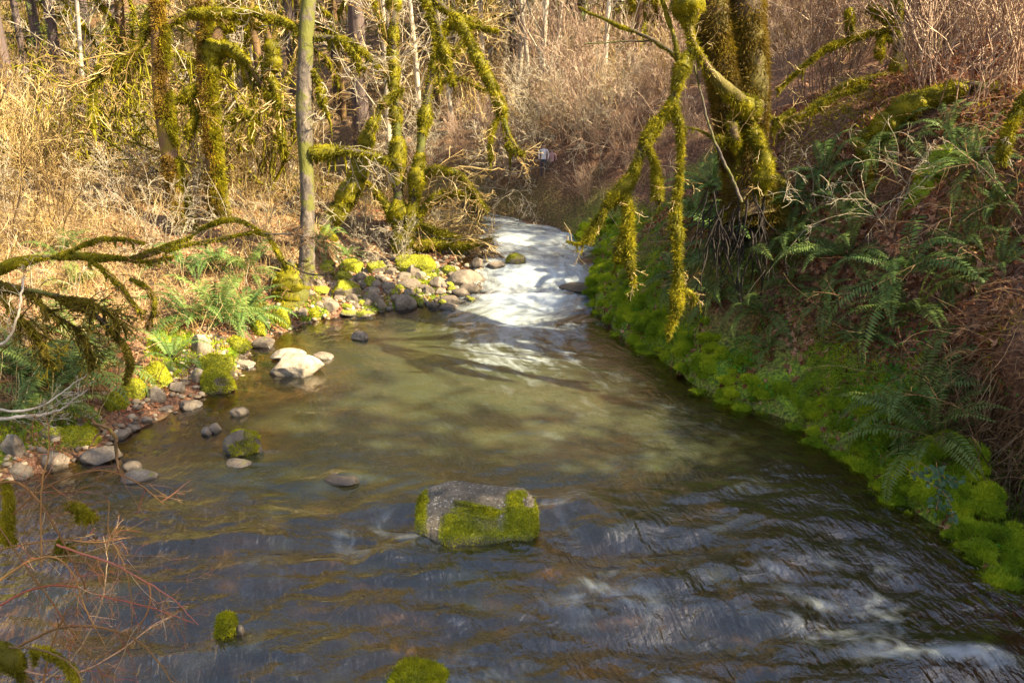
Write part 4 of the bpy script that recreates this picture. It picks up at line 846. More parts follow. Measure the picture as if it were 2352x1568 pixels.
tree('drooping_mossy_bough', 'dark mossy bough arching down to the shore at the lower left', 'branch', 9.0, (-40, 640),
 [([(-80, 640), (0, 655), (60, 668), (140, 690), (200, 720), (250, 760), (285, 800), (300, 850), (285, 885)], [7, 6, 6, 5, 5, 4, 4, 3, 2], [6, 6, 6, 6, 5, 5, 4, 3, 2], 20)],
 [([(60, 668), (120, 720), (180, 760), (210, 830)], [3, 3, 2, 2], [5, 5, 5, 3], 30), ([(-20, 650), (40, 720), (90, 780), (120, 840)], [3, 3, 2, 2], [5, 5, 5, 3], 30), ([(140, 690), (200, 690), (250, 720), (270, 740)], [4, 3, 3, 2], [8, 8, 7, 4], 20)],
 'darkbark', dict(n=46, L=(.2, .6), r=.009, rmin=.005, mat='mossolive', grav=-.08, dl=.12, sub=3), 'mossolive', seed=53)
tree('pale_arching_twigs', 'pale bare twigs arching over the shaded left ferns', 'branch', 7.6, (-40, 990),
 [([(-60, 960), (40, 965), (110, 955), (160, 935), (200, 900)], [4, 4, 3, 2, 1], 0), ([(-40, 800), (20, 780), (48, 700), (50, 640)], [4, 3, 3, 2], 0), ([(-60, 935), (60, 945), (150, 900), (210, 860)], [3, 3, 2, 1], 0)], [], 'alder', dict(n=9, L=(.2, .5), r=.005, rmin=.002, mat='twiggrey', trunk=True, grav=.05), seed=55)
# ------------------------------------------------------------------ thickets
def bush_geo(seed, ns=11, H=2.4, spread=.5, r0=.012, rmin=.005, n1=6, n2_=5, curl=.16, grav=0., up=.15, n3_=0):
    rg = np.random.default_rng(seed); g = Geo(); az = rg.uniform(0, 2*math.pi, ns); t = np.abs(rg.normal(0, spread, ns))
    D = np.stack([np.cos(az)*np.sin(t), np.sin(az)*np.sin(t), np.cos(t)], 1); P0 = np.stack([rg.normal(0, .15, ns), rg.normal(0, .15, ns), np.full(ns, -.1)], 1)
    a = grow(P0, D, H*rg.uniform(.6, 1.15, ns), 8, curl*.7, grav, rg); R = taper(np.full(ns, r0)*rg.uniform(.7, 1.2, ns), 8, .4); V, q = tubes(a, R, 4); g.add(V, q, r=np.repeat(rg.uniform(.0, .7, ns), 36))
    b, _ = kids(a, R, n1, (.3, 1.0), .15, 1, (.25, .5), up, rg, 5, curl, grav); R2 = np.maximum(taper(np.full(len(b), r0*.6), 5, .5), rmin); V, q = tubes(b, R2, 3); g.add(V, q, r=np.repeat(rg.uniform(.2, .9, len(b)), 18))
    c, _ = kids(b, R2, n2_, (.4, 1.1), .15, 1, (.3, .65), up, rg, 4, curl*1.2, grav); V, q = tubes(c, np.full((len(c), 5), rmin*.8), 3); g.add(V, q, r=np.repeat(rg.uniform(.2, 1, len(c)), 15))
    if n3_:
        d, _ = kids(c, np.full((len(c), 5), rmin), n3_, (.4, 1.2), .2, 1, (.4, .8), up, rg, 3, curl*1.3, grav); V, q = tubes(d, np.full((len(d), 4), rmin*.7), 3); g.add(V, q, r=np.repeat(rg.uniform(.3, 1, len(d)), 12))
    return g
def coll(name, geos, mat, alt=None):
    c = bpy.data.collections.new(name)
    for i, g in enumerate(geos): o = bpy.data.objects.new('bare_bush', g.mesh('bare_bush', alt if alt and i % 2 else mat)); c.objects.link(o)
    return c
BG = coll('gold_bushes', [bush_geo(1, rmin=.004, n2_=6), bush_geo(2, 9, 2.8, .4), bush_geo(3, 12, 1.9, .7, grav=-.06), bush_geo(4, 10, 2.2, .8, grav=-.1, curl=.22)], MAT['twig'], MAT['twigbrown'])
BP = coll('purple_bushes', [bush_geo(11, 12, 2.6, .22, up=.5, curl=.1), bush_geo(12, 13, 2.9, .28, up=.4, curl=.12), bush_geo(13, 10, 2.2, .35, up=.3)], MAT['twigpurple'])
BW = coll('pale_bushes', [bush_geo(21, 9, 2.3, .7, grav=-.08, curl=.26, n3_=2), bush_geo(22, 8, 2.6, .5, curl=.22, n3_=2)], MAT['twiggrey'])
BGR = coll('moss_bushes', [bush_geo(31, 9, 2.4, .6, r0=.03, rmin=.012, n2_=3, curl=.25, grav=-.05), bush_geo(32, 8, 2.8, .5, r0=.035, rmin=.013, n2_=3, curl=.25, grav=-.06)], MAT['moss'])
def scatter(name, label, cat, colx, pts, scl, seed):
    n = len(pts); rg = np.random.default_rng(seed); me = bpy.data.meshes.new(name); me.vertices.add(n); me.vertices.foreach_set('co', np.ascontiguousarray(pts, dtype=np.float32).ravel())
    rot = np.stack([rg.normal(0, .15, n), rg.normal(0, .15, n), rg.uniform(0, 6.28, n)], 1).astype(np.float32)
    a = me.attributes.new('rot', 'FLOAT_VECTOR', 'POINT'); a.data.foreach_set('vector', rot.ravel())
    a = me.attributes.new('scl', 'FLOAT', 'POINT'); a.data.foreach_set('value', np.asarray(scl, dtype=np.float32))
    o = link(name, me); tag(o, label, cat, kind='stuff')
    ng = bpy.data.node_groups.new(name, 'GeometryNodeTree'); ng.interface.new_socket('Geometry', in_out='INPUT', socket_type='NodeSocketGeometry'); ng.interface.new_socket('Geometry', in_out='OUTPUT', socket_type='NodeSocketGeometry')
    gi = ng.nodes.new('NodeGroupInput'); go = ng.nodes.new('NodeGroupOutput'); ip = ng.nodes.new('GeometryNodeInstanceOnPoints'); ci = ng.nodes.new('GeometryNodeCollectionInfo')
    ci.inputs['Collection'].default_value = colx; ci.inputs['Separate Children'].default_value = True; ci.inputs['Reset Children'].default_value = True
    ar = ng.nodes.new('GeometryNodeInputNamedAttribute'); ar.data_type = 'FLOAT_VECTOR'; ar.inputs[0].default_value = 'rot'; asc = ng.nodes.new('GeometryNodeInputNamedAttribute'); asc.data_type = 'FLOAT'; asc.inputs[0].default_value = 'scl'
    L = ng.links.new; L(gi.outputs[0], ip.inputs['Points']); L(ci.outputs[0], ip.inputs['Instance']); ip.inputs['Pick Instance'].default_value = True
    L(ar.outputs[0], ip.inputs['Rotation']); L(asc.outputs[0], ip.inputs['Scale']); L(ip.outputs[0], go.inputs[0])
    md = o.modifiers.new('scatter', 'NODES'); md.node_group = ng; return o
def place(n, x0, x1, y0, y1, cond, seed, cone=.68):
    rg = np.random.default_rng(seed); x = rg.uniform(x0, x1, n*6); y = rg.uniform(y0, y1, n*6); k = cond(x, y) & (np.abs(x) < y*cone+1.5) & ((x-.75)**2+(y-19.2)**2 > .9); x, y = x[k][:n], y[k][:n]
    return np.stack([x, y, hgt(x, y)], 1), rg
def dl_(x, y): return xl(y)-x
def dr_(x, y): return x-xr(y)
p, rg = place(250, -34, 0, 14.5, 44, lambda x, y: (dl_(x, y) > 1.2) & ~((x > -6.5-.0*y) & (y < 18.0)), 61); scatter('thicket', 'golden bare thicket covering the flat left bank under the trees', 'thicket', BG, p, rg.uniform(.7, 1.25, len(p))*np.where((p[:, 1] < 20) & (p[:, 0] > -9), .62, 1), 1)
p, rg = place(110, -26, 0, 15, 40, lambda x, y: (dl_(x, y) > 1.0), 62); scatter('thicket', 'pale tangled brush mixed through the left bank thicket', 'thicket', BW, p, rg.uniform(.6, 1.1, len(p))*np.where(p[:, 1] < 19, .6, 1), 2)
p, rg = place(95, -28, 2, 18.5, 45, lambda x, y: (dl_(x, y) > 1.0), 63); scatter('mossy_brush', 'mossy yellow-green brush between the left bank trees', 'brush', BGR, p, rg.uniform(.7, 1.3, len(p)), 3)
p, rg = place(120, .5, 12, 17.5, 40, lambda x, y: (dr_(x, y) > .3) & ((y > 18) | (x > 3.2)), 64, .36); scatter('thicket', 'reddish brown twiggy thicket behind the bend on the right bank', 'thicket', BP, p, rg.uniform(.6, 1.1, len(p)), 4)
p, rg = place(260, 5.2, 34, 11.5, 42, lambda x, y: (dr_(x, y) > 3.2), 65); scatter('thicket', 'grey purple bare thicket covering the upper right hillside', 'thicket', BP, p, rg.uniform(.8, 1.3, len(p)), 5)
p, rg = place(420, -55, 55, 40, 90, lambda x, y: y > 0, 66); scatter('thicket', 'far pale thicket on the rising ground at the back', 'thicket', BG, p, rg.uniform(1.3, 2.4, len(p)), 6)
p, rg = place(26, -14, -6.3, 9.5, 16.5, lambda x, y: dl_(x, y) > 1.8, 67, .9); scatter('thicket', 'brown bare brush at the left frame edge above the ferns', 'thicket', BG, p, rg.uniform(.45, .8, len(p)), 7)
p, rg = place(24, -3.5, 2.6, 18.9, 24, lambda x, y: (dl_(x, y) > -.3) | (dr_(x, y) > .1), 68, .9); scatter('thicket', 'drooping brush leaning over the far bend of the creek', 'thicket', BW, p, rg.uniform(.6, .9, len(p)), 8)
p, rg = place(150, 0, 16, 22, 48, lambda x, y: dr_(x, y) > .4, 70, .45); scatter('thicket', 'cream coloured brush lit by the sun behind the creek bend', 'thicket', BW, p, rg.uniform(.55, .95, len(p)), 10)
p, rg = place(200, -7, 13, 19.8, 46, lambda x, y: (dr_(x, y) > .4), 71, .6); scatter('thicket', 'pale gold brush covering the slope behind the creek bend', 'thicket', BG, p, rg.uniform(.45, .85, len(p)), 11)
p, rg = place(110, -1.5, 4.6, 17, 27, lambda x, y: (dr_(x, y) > .35), 72, .9); scatter('thicket', 'low reddish brush on the bank beside the far bend', 'thicket', BP, p, rg.uniform(.22, .5, len(p)), 12)
p, rg = place(14, 3.2, 9, 8, 16, lambda x, y: dr_(x, y) > 2.6, 69, .8); scatter('thicket', 'thin bare stems standing on the crest of the right bank', 'thicket', BP, p, rg.uniform(.35, .6, len(p)), 9)

# ------------------------------------------------------------------ background trees
def bare_tree_parts(seed, H=15, r0=.13, lean=.03, mossy_=False, nb=26, rise=.5):
    rg = np.random.default_rng(seed); P0 = np.array([[0, 0, -.3]]); tr = grow(P0, np.array([[rg.normal(0, lean), rg.normal(0, lean), 1.]]), np.array([H]), 14, .035, .02, rg); R = taper([r0], 14, .2)
    V, q = tubes(tr, R, 8); g = Geo(); V = V+.02*rg.normal(size=V.shape)*r0; g.add(V, q, r=.4)
    b = Geo(); a, rr = kids(tr, R, nb, (.5, 1.2), .08, 1, (.12, .26), rise-.2, rg, 7, .13, .02 if not mossy_ else -.06); Rb = np.maximum(taper(rr*.4, 7, .2), .009); V, q = tubes(a, Rb, 4); b.add(V, q, r=np.repeat(rg.uniform(.1, .6, nb), 32))
    c, _ = kids(a, Rb, 7, (.4, 1.1), .2, 1, (.25, .5), .1, rg, 5, .15, -.01); Rc = np.full((len(c), 6), .0075); V, q = tubes(c, Rc, 3); b.add(V, q, r=np.repeat(rg.uniform(.2, 1, len(c)), 18))
    d, _ = kids(c, Rc, 4, (.4, 1.1), .2, 1, (.35, .7), .05, rg, 3, .2, 0); V, q = tubes(d, np.full((len(d), 4), .006), 3); b.add(V, q, r=np.repeat(rg.uniform(.3, 1, len(d)), 12))
    m = None
    if mossy_:
        m = Geo()
        for i in range(nb): 
            pp = spline(a[i], 16); mossy(m, pp, interp_r(Rb[i], 16)+.02, 260, .1, .7, .7, i, 6, wd=.02)
            drapes(m, pp, 7, .5, i, .03, 120)
    return g, b, m
BT = [bare_tree_parts(s, h, r, l, ms) for s, h, r, l, ms in [(1, 15, .10, .03, False), (2, 13, .08, .06, False), (3, 17, .16, .03, True), (4, 12, .12, .1, True)]]
BTM = [(g.mesh('trunk', MAT['alder'] if m is None else MAT['barkrust']), b.mesh('twigs', MAT['twiggrey'] if m is None else MAT['twig']), m.mesh('moss', MAT['moss']) if m else None) for g, b, m in BT]
def put_tree(i, x, y, s, rz, label, group, nm='bare_tree'):
    r = thing(nm, label, 'tree', (x, y, float(hgt(x, y))), group); r.rotation_euler = (0, 0, rz); r.scale = (s, s, s)
    for n_, me in zip(('trunk', 'twigs', 'moss'), BTM[i]):
        if me: link(n_, me, r)
    return r
def xy(px, d): return ((px-CX)/F*d, d*1.0)
for i, px, d, s, lb in [(0, 1238, 25, .95, 'slender white alder at the far bend, right one of the close pair'), (1, 1222, 26, .9, 'slender white alder leaning left at the far bend, left one of the close pair'),
    (0, 1196, 30, 1., 'thin pale tree just left of the white alder pair'), (1, 900, 23, 1., 'pale straight sunlit tree behind the vine maple'), (3, 548, 24, .9, 'thin mossy tree between the yellow-mossed maple and the pale alder'),
    (2, 655, 24, .9, 'mossy tree left behind the pale alder trunk'), (0, 520, 22, .8, 'thin white-barked tree right behind the yellow-mossed maple'), (2, 300, 26, 1., 'mossy drooping tree left of the far maples'),
    (3, 1010, 27, 1., 'mossy tree behind the top of the vine maple'), (0, 1130, 34, 1.1, 'pale tree right of the sweeping bough'), (2, 1290, 33, 1., 'dark mossy tree behind the far bend, right of the white pair'), (3, 1400, 36, 1., 'mossy tree standing left of the dark hanging branch'),
    (1, 215, 24, .9, 'pale thin tree in the brush left of the far maples'), (0, 1490, 30, 1., 'thin tree behind the hanging limb'), (3, 800, 30, 1.1, 'mossy tree beside the thick grey conifer trunk'), (1, 590, 30, 1., 'pale tree under the arch of the mossy maple')]:
    x, y = xy(px, d); put_tree(i, x, y, s, i*1.3+px, lb, 'bare trees behind the creek')
rg = np.random.default_rng(78)
for i, px in enumerate(np.linspace(900, 1590, 20)):
    x, y = xy(px, 23+(i*7 % 13)); put_tree([0, 1, 0, 3, 1, 2][i % 6], x, y, rg.uniform(.7, 1.), rg.uniform(0, 6), 'slender pale tree rising from the brush on the slope behind the creek bend', 'slender trees behind the creek bend')
rg = np.random.default_rng(77)
for i in range(34):
    y = 34+i*1.3; x = rg.uniform(-.62, .62)*y
    put_tree(int(rg.integers(0, 4)), x, y, rg.uniform(.8, 1.3), rg.uniform(0, 6), 'bare tree among many in the far woods at the back', 'far woods at the back')
for i, (x, y, s) in enumerate([(9, 17, .6), (12, 20, .7), (15, 25, .8), (8.5, 24, .7), (19, 30, .9), (11, 32, .8)]):
    put_tree([1, 0, 1, 1, 0, 0][i], x, y, s, i, 'thin bare tree rising from the thicket on the right hillside', 'thin trees on the right hillside')

def conifer_parts(seed, H=24, r0=.32, z0=5., nb=75):
    rg = np.random.default_rng(seed); tr = grow(np.array([[0, 0, -.4]]), np.array([[0, 0, 1.]]), np.array([H]), 12, .008, .05, rg); R = taper([r0], 12, .08); V, q = tubes(tr, R, 12); g = Geo(); g.add(V, q, r=.4)
    f = Geo(); z = np.sort(rg.uniform(z0, H*.97, nb)); L = (1-(z-z0)/(H-z0))**.7*3.6*rg.uniform(.6, 1.1, nb)+.3; az = np.arange(nb)*2.4+rg.normal(0, .3, nb)
    bp = grow(np.stack([0*z, 0*z, z], 1), np.stack([np.cos(az), np.sin(az), 0*z+.25], 1), L, 7, .06, -.09, rg); V, q = tubes(bp, taper(np.full(nb, .03), 7, .2), 4); g.add(V, q, r=.3)
    kk, _ = kids(bp, np.full((nb, 8), .01), 10, (.5, 1.), .12, 1, (.15, .35), -.1, rg, 4, .1, -.06); allp = np.concatenate([kk]); m = len(allp); per = 16
    k = np.repeat(np.arange(m), per); t = rg.random(m*per)*3.9; a = t.astype(int); fz = (t-a)[:, None]; p = allp[k, a]*(1-fz)+allp[k, a+1]*fz; T = unit(allp[k, a+1]-allp[k, a])
    s = unit(np.cross(T, np.array([0, 0, 1.]))+rg.normal(0, .25, p.shape)); sg = np.where(rg.random(len(p)) < .5, -1, 1)[:, None]; d = unit(s*sg+T*.7+np.array([0, 0, -.25])); l = rg.uniform(.07, .17, len(p))[:, None]; wd = T*.022
    W = np.stack([p-wd, p+wd, p+d*l+wd*.5, p+d*l-wd*.5], 1).reshape(-1, 3); f.add(W, np.arange(len(W)).reshape(-1, 4), r=np.repeat(np.clip(np.repeat(rg.uniform(.1, .8, m), per)+rg.normal(0, .15, m*per), 0, 1), 4)); return g, f
CF = [conifer_parts(1), conifer_parts(2, 20, .26, 2.5, 80), conifer_parts(3, 26, .3, 9., 60)]
CFM = [(g.mesh('trunk', MAT['conbark']), f.mesh('foliage', MAT['needle'])) for g, f in CF]
def conifer(i, x, y, s, rz, label, group, sx=None):
    r = thing('conifer', label, 'tree', (x, y, float(hgt(x, y))-.1), group); r.rotation_euler = (0, 0, rz); r.scale = (sx or s, sx or s, s)
    link('trunk', CFM[i][0], r); link('foliage', CFM[i][1], r); return r
for i, px, d, s, sx, lb in [(2, 62, 22, 1.1, .82, 'thick dark conifer trunk near the left edge of the woods'), (2, 22, 27, 1.1, .8, 'grey conifer trunk at the far left edge'), (2, 838, 25, 1.1, .88, 'straight grey conifer trunk behind the pale alder'), (2, 145, 29, 1, .6, 'dark conifer trunk right of the thick one at left'),
    (2, 108, 31, 1, .45, 'slim dark conifer trunk between the two left conifers'), (0, 250, 31, .8, .8, 'green-needled hemlock behind the left thicket'), (1, 320, 36, .9, .9, 'hemlock with low boughs left of the far maples'), (0, 1285, 38, .9, .9, 'dark conifer with low boughs behind the white alder pair'),
    (1, 985, 40, .9, .9, 'green conifer behind the vine maple'), (0, 1120, 46, 1, 1, 'green conifer at the back, left of the white alder pair'), (1, 560, 42, .9, .9, 'conifer framed by the arch of the mossy maple'), (2, 1490, 34, 1., .8, 'dark conifer trunk at the top right of centre'), (1, 1420, 44, .8, .8, 'conifer far behind the reddish thicket')]:
    x, y = xy(px, d); conifer(i, x, y, s, px, lb, 'conifers in the woods', sx)
rg = np.random.default_rng(92)
for i, px in enumerate([700, 790, 905, 1010, 1075, 1180, 1330, 1380, 1530, 420, 600, 180]):
    x, y = xy(px, 27+(i*5 % 11)); conifer([0, 1][i % 2], x, y, rg.uniform(.6, .8), rg.uniform(0, 6), 'young dark green conifer standing among the bare trees of the woods', 'young conifers among the bare trees')
rg = np.random.default_rng(91)
for i in range(26):
    y = 50+i*1.5; x = (-.62+1.24*((i*.618) % 1))*y; conifer(i % 3, x, y, rg.uniform(.8, 1.2), rg.uniform(0, 6), 'tall conifer in the dark line of the far woods', 'far conifers')
for i, (x, y, s) in enumerate([(12.5, 5.2, .85), (12.3, 2.8, .8), (12.8, .6, .8), (12.2, -1.8, .8), (12.6, -4.2, .8), (16, 4.2, 1.1), (16.4, 1.4, 1.1), (15.8, -1.4, 1.1), (16.2, -4.2, 1.), (9.8, 5.8, .42), (9.6, 4.2, .45), (9.9, 2.6, .42), (9.7, 1., .45), (9.8, -.8, .42), (9.9, -2.4, .42), (10.2, 14.2, .42), (11.5, 15.6, .5)]):  # unseen conifers added to keep sun off the creek and near water
    conifer(1, x, y, s, i, 'added conifer on the right hillside, put there to shade the creek', 'added shade conifers above the right bank', s*1.25)

# ------------------------------------------------------------------ bank cover
def gpos(x, y):
    z = hgt(x, y); dr = DR(x, y); ov = np.exp(-((y-8.1)/1.0)**2)*(dr > 0); band = np.exp(-((z-wl(y)-1.75)/.55)**2)
    x2 = x-ov*band*.85*S(dr, .5, 1.0); hol = np.exp(-((y-7.5)/.7)**2)*np.exp(-((dr-.95)/.4)**2); return np.stack([x2, y, z-1.05*hol], 1)
def gnorm(x, y):
    e = .05; p = gpos(x, y); return unit(np.cross(gpos(x+e, y)-p, gpos(x, y+e)-p))
def bank_moss():
    g = Geo(); rg = np.random.default_rng(31); n = 420000
    y = 4.2+15*rg.random(n)**1.5; x = xr(y)+rg.uniform(-.25, 1.9, n); dr = DR(x, y); nz = n2(x*1.3, y*1.3)
    pr = (1-S(dr+nz*.9-.4, .5, 1.3))*S(fb2(x*2.2, y*2.2, 3), -.22, .15); k = (rg.random(n) < pr*.95) & (hgt(x, y) > wl(y)-.03); x, y = x[k], y[k]; p = gpos(x, y); nn = gnorm(x, y)
    lump = n2(x*7, y*7)*.05; kk = y < 18; p, nn, lump, x, y = p[kk], nn[kk], lump[kk], x[kk], y[kk]; fuzz(g, p+nn*(lump-.01)[:, None], nn, .045, .006, .25, .5, rg, r=np.clip(n2(x*3, y*3)*.7+rg.random(len(x))*.4, 0, 1))
    tag(link('bank_moss', g.mesh('bank_moss', MAT['mossgreen'])), 'bright green moss along the foot of the right bank', 'moss', kind='stuff')
    g = Geo(); n = 60000; y = rg.uniform(8, 18, n); dl = rg.uniform(0, 1.2, n); x = xl(y)-dl; k = (rg.random(n) < S(n2(x*1.7, y*1.7), .4, .65)) & (hgt(x, y) > wl(y)); x, y = x[k], y[k]; p = gpos(x, y); nn = gnorm(x, y); fuzz(g, p, nn, .05, .007, .2, .5, rg)
    tag(link('shore_moss', g.mesh('shore_moss', MAT['mossgreen'])), 'patchy green moss along the left shore', 'moss', kind='stuff')
    g = Geo(); n = 40000; y = rg.uniform(4.5, 15, n); dr = rg.uniform(1, 5, n); x = xr(y)+dr; k = fb2(x*1.3+5, y*1.3, 3) > .05; x, y = x[k], y[k]; p = gpos(x, y); nn = gnorm(x, y); fuzz(g, p, nn, .07, .008, .3, .5, rg)
    tag(link('slope_moss', g.mesh('slope_moss', MAT['moss'])), 'olive moss patches among leaves on the right slope', 'moss', kind='stuff')
bank_moss()
def cushions():
    rg = np.random.default_rng(33); V, Fc = ico(3); g = Geo(); n = 560; y = 4.4+13.5*rg.random(n)**1.25; x = xr(y)+rg.uniform(-.2, .55, n); z = hgt(x, y); k = (z > wl(y)-.05) & (z < wl(y)+.75); x, y, z = x[k], y[k], z[k]
    for i in range(len(x)):
        s_ = rg.uniform(.035, .12)*np.array([rg.uniform(.8, 1.4), rg.uniform(.8, 1.4), rg.uniform(.35, .6)]); W = V*(1+.5*fb3(V*1.9+i, 3)+.15*fb3(V*6+i, 2))[:, None]*s_+np.array([x[i], y[i], z[i]]); t_ = rg.uniform(0, .9); g.add(W, t=Fc, r=t_)
        m_ = int(2600*s_[0]*s_[1]/.01); pts, nn = tri_sample(W, Fc, m_, rg, lambda c, n_: (n_[:, 2] > -.3)+1e-9); fuzz(g, pts, nn, .03, .005, .25, .6, rg, r=np.clip(t_+rg.random(m_)*.6, 0, 1))
    tag(link('moss_cushions', g.mesh('moss_cushions', MAT['mossgreen'])), 'lumpy bright moss cushions lining the right waterline', 'moss', kind='stuff')
cushions()
def leaf_template():
    a = np.linspace(0, 2*math.pi, 11)[:-1]; r = np.where(np.arange(10) % 2 == 0, 1., .42)*np.array([1.1, 1, .9, 1, .7, 1, .7, 1, .9, 1]); V = np.stack([np.cos(a)*r, np.sin(a)*r, 0*a], 1); V = np.concatenate([[[0, 0, 0]], V]); V[:, 2] += .35*(V[:, 0]**2)+.2*V[:, 1]*V[:, 0]
    return V, np.array([[0, i+1, (i+1) % 10+1] for i in range(10)])
def scatter_tpl(V, Fc, p, nn, s, rg, jit=.5, col=None):
    n = len(p); up = unit(nn+rg.normal(0, jit, p.shape)); t = unit(np.cross(up, rg.normal(size=p.shape))); b = np.cross(up, t); fl = rg.uniform(.3, 1.6, (n, 1))
    W = p[:, None]+s[:, None, None]*(V[None, :, 0:1]*t[:, None]+V[None, :, 1:2]*b[:, None]*rg.uniform(.6, 1, (n, 1, 1))+V[None, :, 2:3]*up[:, None]*fl[:, None]); Q = Fc[None]+(np.arange(n)*len(V))[:, None, None]
    return W.reshape(-1, 3), Q.reshape(-1, Fc.shape[1]), np.repeat(rg.random(n) if col is None else col, len(V))
def litter():
    rg = np.random.default_rng(41); V, Fc = leaf_template(); g = Geo(); n = 42000; y = 4.3+12.5*rg.random(n)**1.2; dr = -.1+5.8*rg.random(n)**1.1; x = xr(y)+dr; k = (rg.random(n) < .3+.7*S(dr, .6, 1.3)) & (n2(x*2+1, y*2) > .3); x, y = x[k], y[k]
    p = gpos(x, y); nn = gnorm(x, y); a, b, c = scatter_tpl(V, Fc, p+nn*.015, nn, rg.uniform(.03, .08, len(p)), rg, .75); g.add(a, t=b, r=c)
    tag(link('leaf_litter', g.mesh('leaf_litter', MAT['litter'])), 'brown fallen maple leaves covering the right slope', 'fallen leaves', kind='stuff')
    g = Geo(); n = 16000; y = rg.uniform(8.5, 24, n); dl = .1+7*rg.random(n)**1.2; x = xl(y)-dl; k = (np.abs(x) < .66*y+1); x, y = x[k], y[k]; p = gpos(x, y); nn = gnorm(x, y); a, b, c = scatter_tpl(V, Fc, p+nn*.012, nn, rg.uniform(.02, .06, len(p)), rg, .4); g.add(a, t=b, r=c)
    tag(link('leaf_litter', g.mesh('leaf_litter', MAT['litter'])), 'reddish fallen leaves on the flat left bank', 'fallen leaves', kind='stuff')
    # clover-like ground leaves on the moss
    rnd = np.array([[math.cos(a)*(1+.0*a), math.sin(a), .1] for a in np.arange(6)*math.pi/3]); q6 = np.array([[0, 1, 2], [0, 2, 3], [0, 3, 4], [0, 4, 5]])
    g = Geo(); n = 13000; y = 4.3+13*rg.random(n)**1.3; dr = rg.uniform(-.02, 1.5, n); x = xr(y)+dr; k = (n2(x*1.9+8, y*1.9) > .52) & (hgt(x, y) > wl(y)+.03); x, y = x[k], y[k]; p = gpos(x, y); nn = gnorm(x, y); a, b, c = scatter_tpl(rnd, q6, p+nn*rg.uniform(.03, .09, (len(p), 1)), nn, rg.uniform(.008, .02, len(p)), rg, .35); g.add(a, t=b, r=c)
    tag(link('ground_cover', g.mesh('ground_cover', MAT['clover'])), 'tiny round-leaved green plants growing through the bank moss', 'ground cover', kind='stuff')
litter()
def strands():
    rg = np.random.default_rng(51); g = Geo(); n = 9500; y = 4.2+10*rg.random(n); dr = rg.uniform(.7, 4.8, n); x = xr(y)+dr; w_ = .25+.75*np.exp(-((y-7.3)/1.8)**2); k = rg.random(n) < w_*S(n2(x*1.4+20, y*1.4), .25, .5); x, y = x[k], y[k]; n = len(x)
    p = gpos(x, y)+gnorm(x, y)*.04; d = unit(np.stack([-1+0*x, rg.normal(0, .7, n), rg.uniform(-.4, .9, n)], 1)); pp = grow(p, d, rg.uniform(.25, .9, n), 6, .2, -.16, rg); V, q = tubes(pp, taper(rg.uniform(.002, .0045, n), 6, .5), 3); g.add(V, q, r=np.repeat(rg.random(n), 21))
    tag(link('dry_stems', g.mesh('dry_stems', MAT['drygrass'])), 'dry brown stems and grass hanging over the right slope', 'dry stems', kind='stuff')
    # root and moss curtain over the hollow
    g = Geo(); n = 900; y = rg.normal(7.9, .75, n); dr = rg.uniform(.75, 1.5, n); p = gpos(xr(y)+dr, y); pp = grow(p, np.tile([-.35, 0, -.6], (n, 1))+rg.normal(0, .3, (n, 3)), rg.uniform(.25, .8, n), 6, .15, -.35, rg); V, q = tubes(pp, taper(rg.uniform(.003, .009, n), 6, .4), 3); g.add(V, q, r=np.repeat(rg.random(n), 21))
    tag(link('hanging_roots', g.mesh('hanging_roots', MAT['drygrass'])), 'curtain of dry roots hanging over the dark bank hollow', 'roots', kind='stuff')
    g = Geo(); n = 8000; y = rg.uniform(9, 22, n); dl = .3+8*rg.random(n); x = xl(y)-dl; k = (n2(x*.8+4, y*.8) > .36) & ~((y > 14) & (x > -3.8) & (y < 17.5)); x, y = x[k], y[k]; n = len(x); p = gpos(x, y); d = unit(np.stack([rg.normal(0, .5, n), rg.normal(0, .5, n), 1+0*x], 1)); pp = grow(p, d, rg.uniform(.25, .8, n), 5, .16, -.1, rg); V, q = tubes(pp, taper(rg.uniform(.003, .006, n), 5, .5), 3); g.add(V, q, r=np.repeat(rg.random(n), 18))
    tag(link('dry_stems', g.mesh('dry_stems', MAT['twig'])), 'dry golden stems standing on the left bank', 'dry stems', kind='stuff')
strands()
# arching bare shrubs on the right bank and left bank
SH = [bush_geo(s, 6, 1.5, .9, r0=.006, rmin=.0025, n1=5, n2_=3, curl=.2, grav=-.12, up=0).mesh('stems', m_) for s, m_ in ((71, MAT['twiggrey']), (72, MAT['drygrass']), (73, MAT['twigpurple']))]
for i, (px, py, s, lb) in enumerate([(1900, 500, 1., 'pale wiry shrub on the slope right of the big maple'), (2050, 520, .9, 'pale wiry shrub in the middle of the right slope'), (2200, 560, 1.1, 'bare wiry shrub above the bank hollow'), (2300, 700, 1.1, 'bare wiry shrub at the right edge over the hollow'),
   (2280, 480, .9, 'bare shrub at the upper right edge'), (1960, 760, .8, 'thin bare shrub hanging above the green moss'), (2180, 850, .9, 'dry shrub hanging in front of the bank hollow'), (2330, 1080, 1., 'dry brown shrub at the right edge above the lowest moss'), (2250, 1000, .8, 'dry shrub beside the lowest ferns'), (1790, 440, .7, 'wiry shrub at the foot of the big maple'), (2100, 420, .9, 'wiry shrub beside the mossy stump'),
   (1450, 640, .5, 'small brown shrub at the right bank behind the hanging limb'), (1500, 560, .8, 'brown shrub behind the hanging limb'), (1440, 520, .8, 'brown shrub at the water bend behind the hanging limb')]):
    p, t = gp(px, py); r = thing('bare_shrub', lb, 'shrub', tuple(p), 'bare shrubs on the right bank'); r.rotation_euler = (0, -.4, 0); r.scale = (s, s, s); f = link('stems', SH[[0, 0, 1, 1, 2, 1, 1, 1, 1, 0, 0, 2, 2, 2][i]], r); f.rotation_euler = (0, 0, i*1.9)
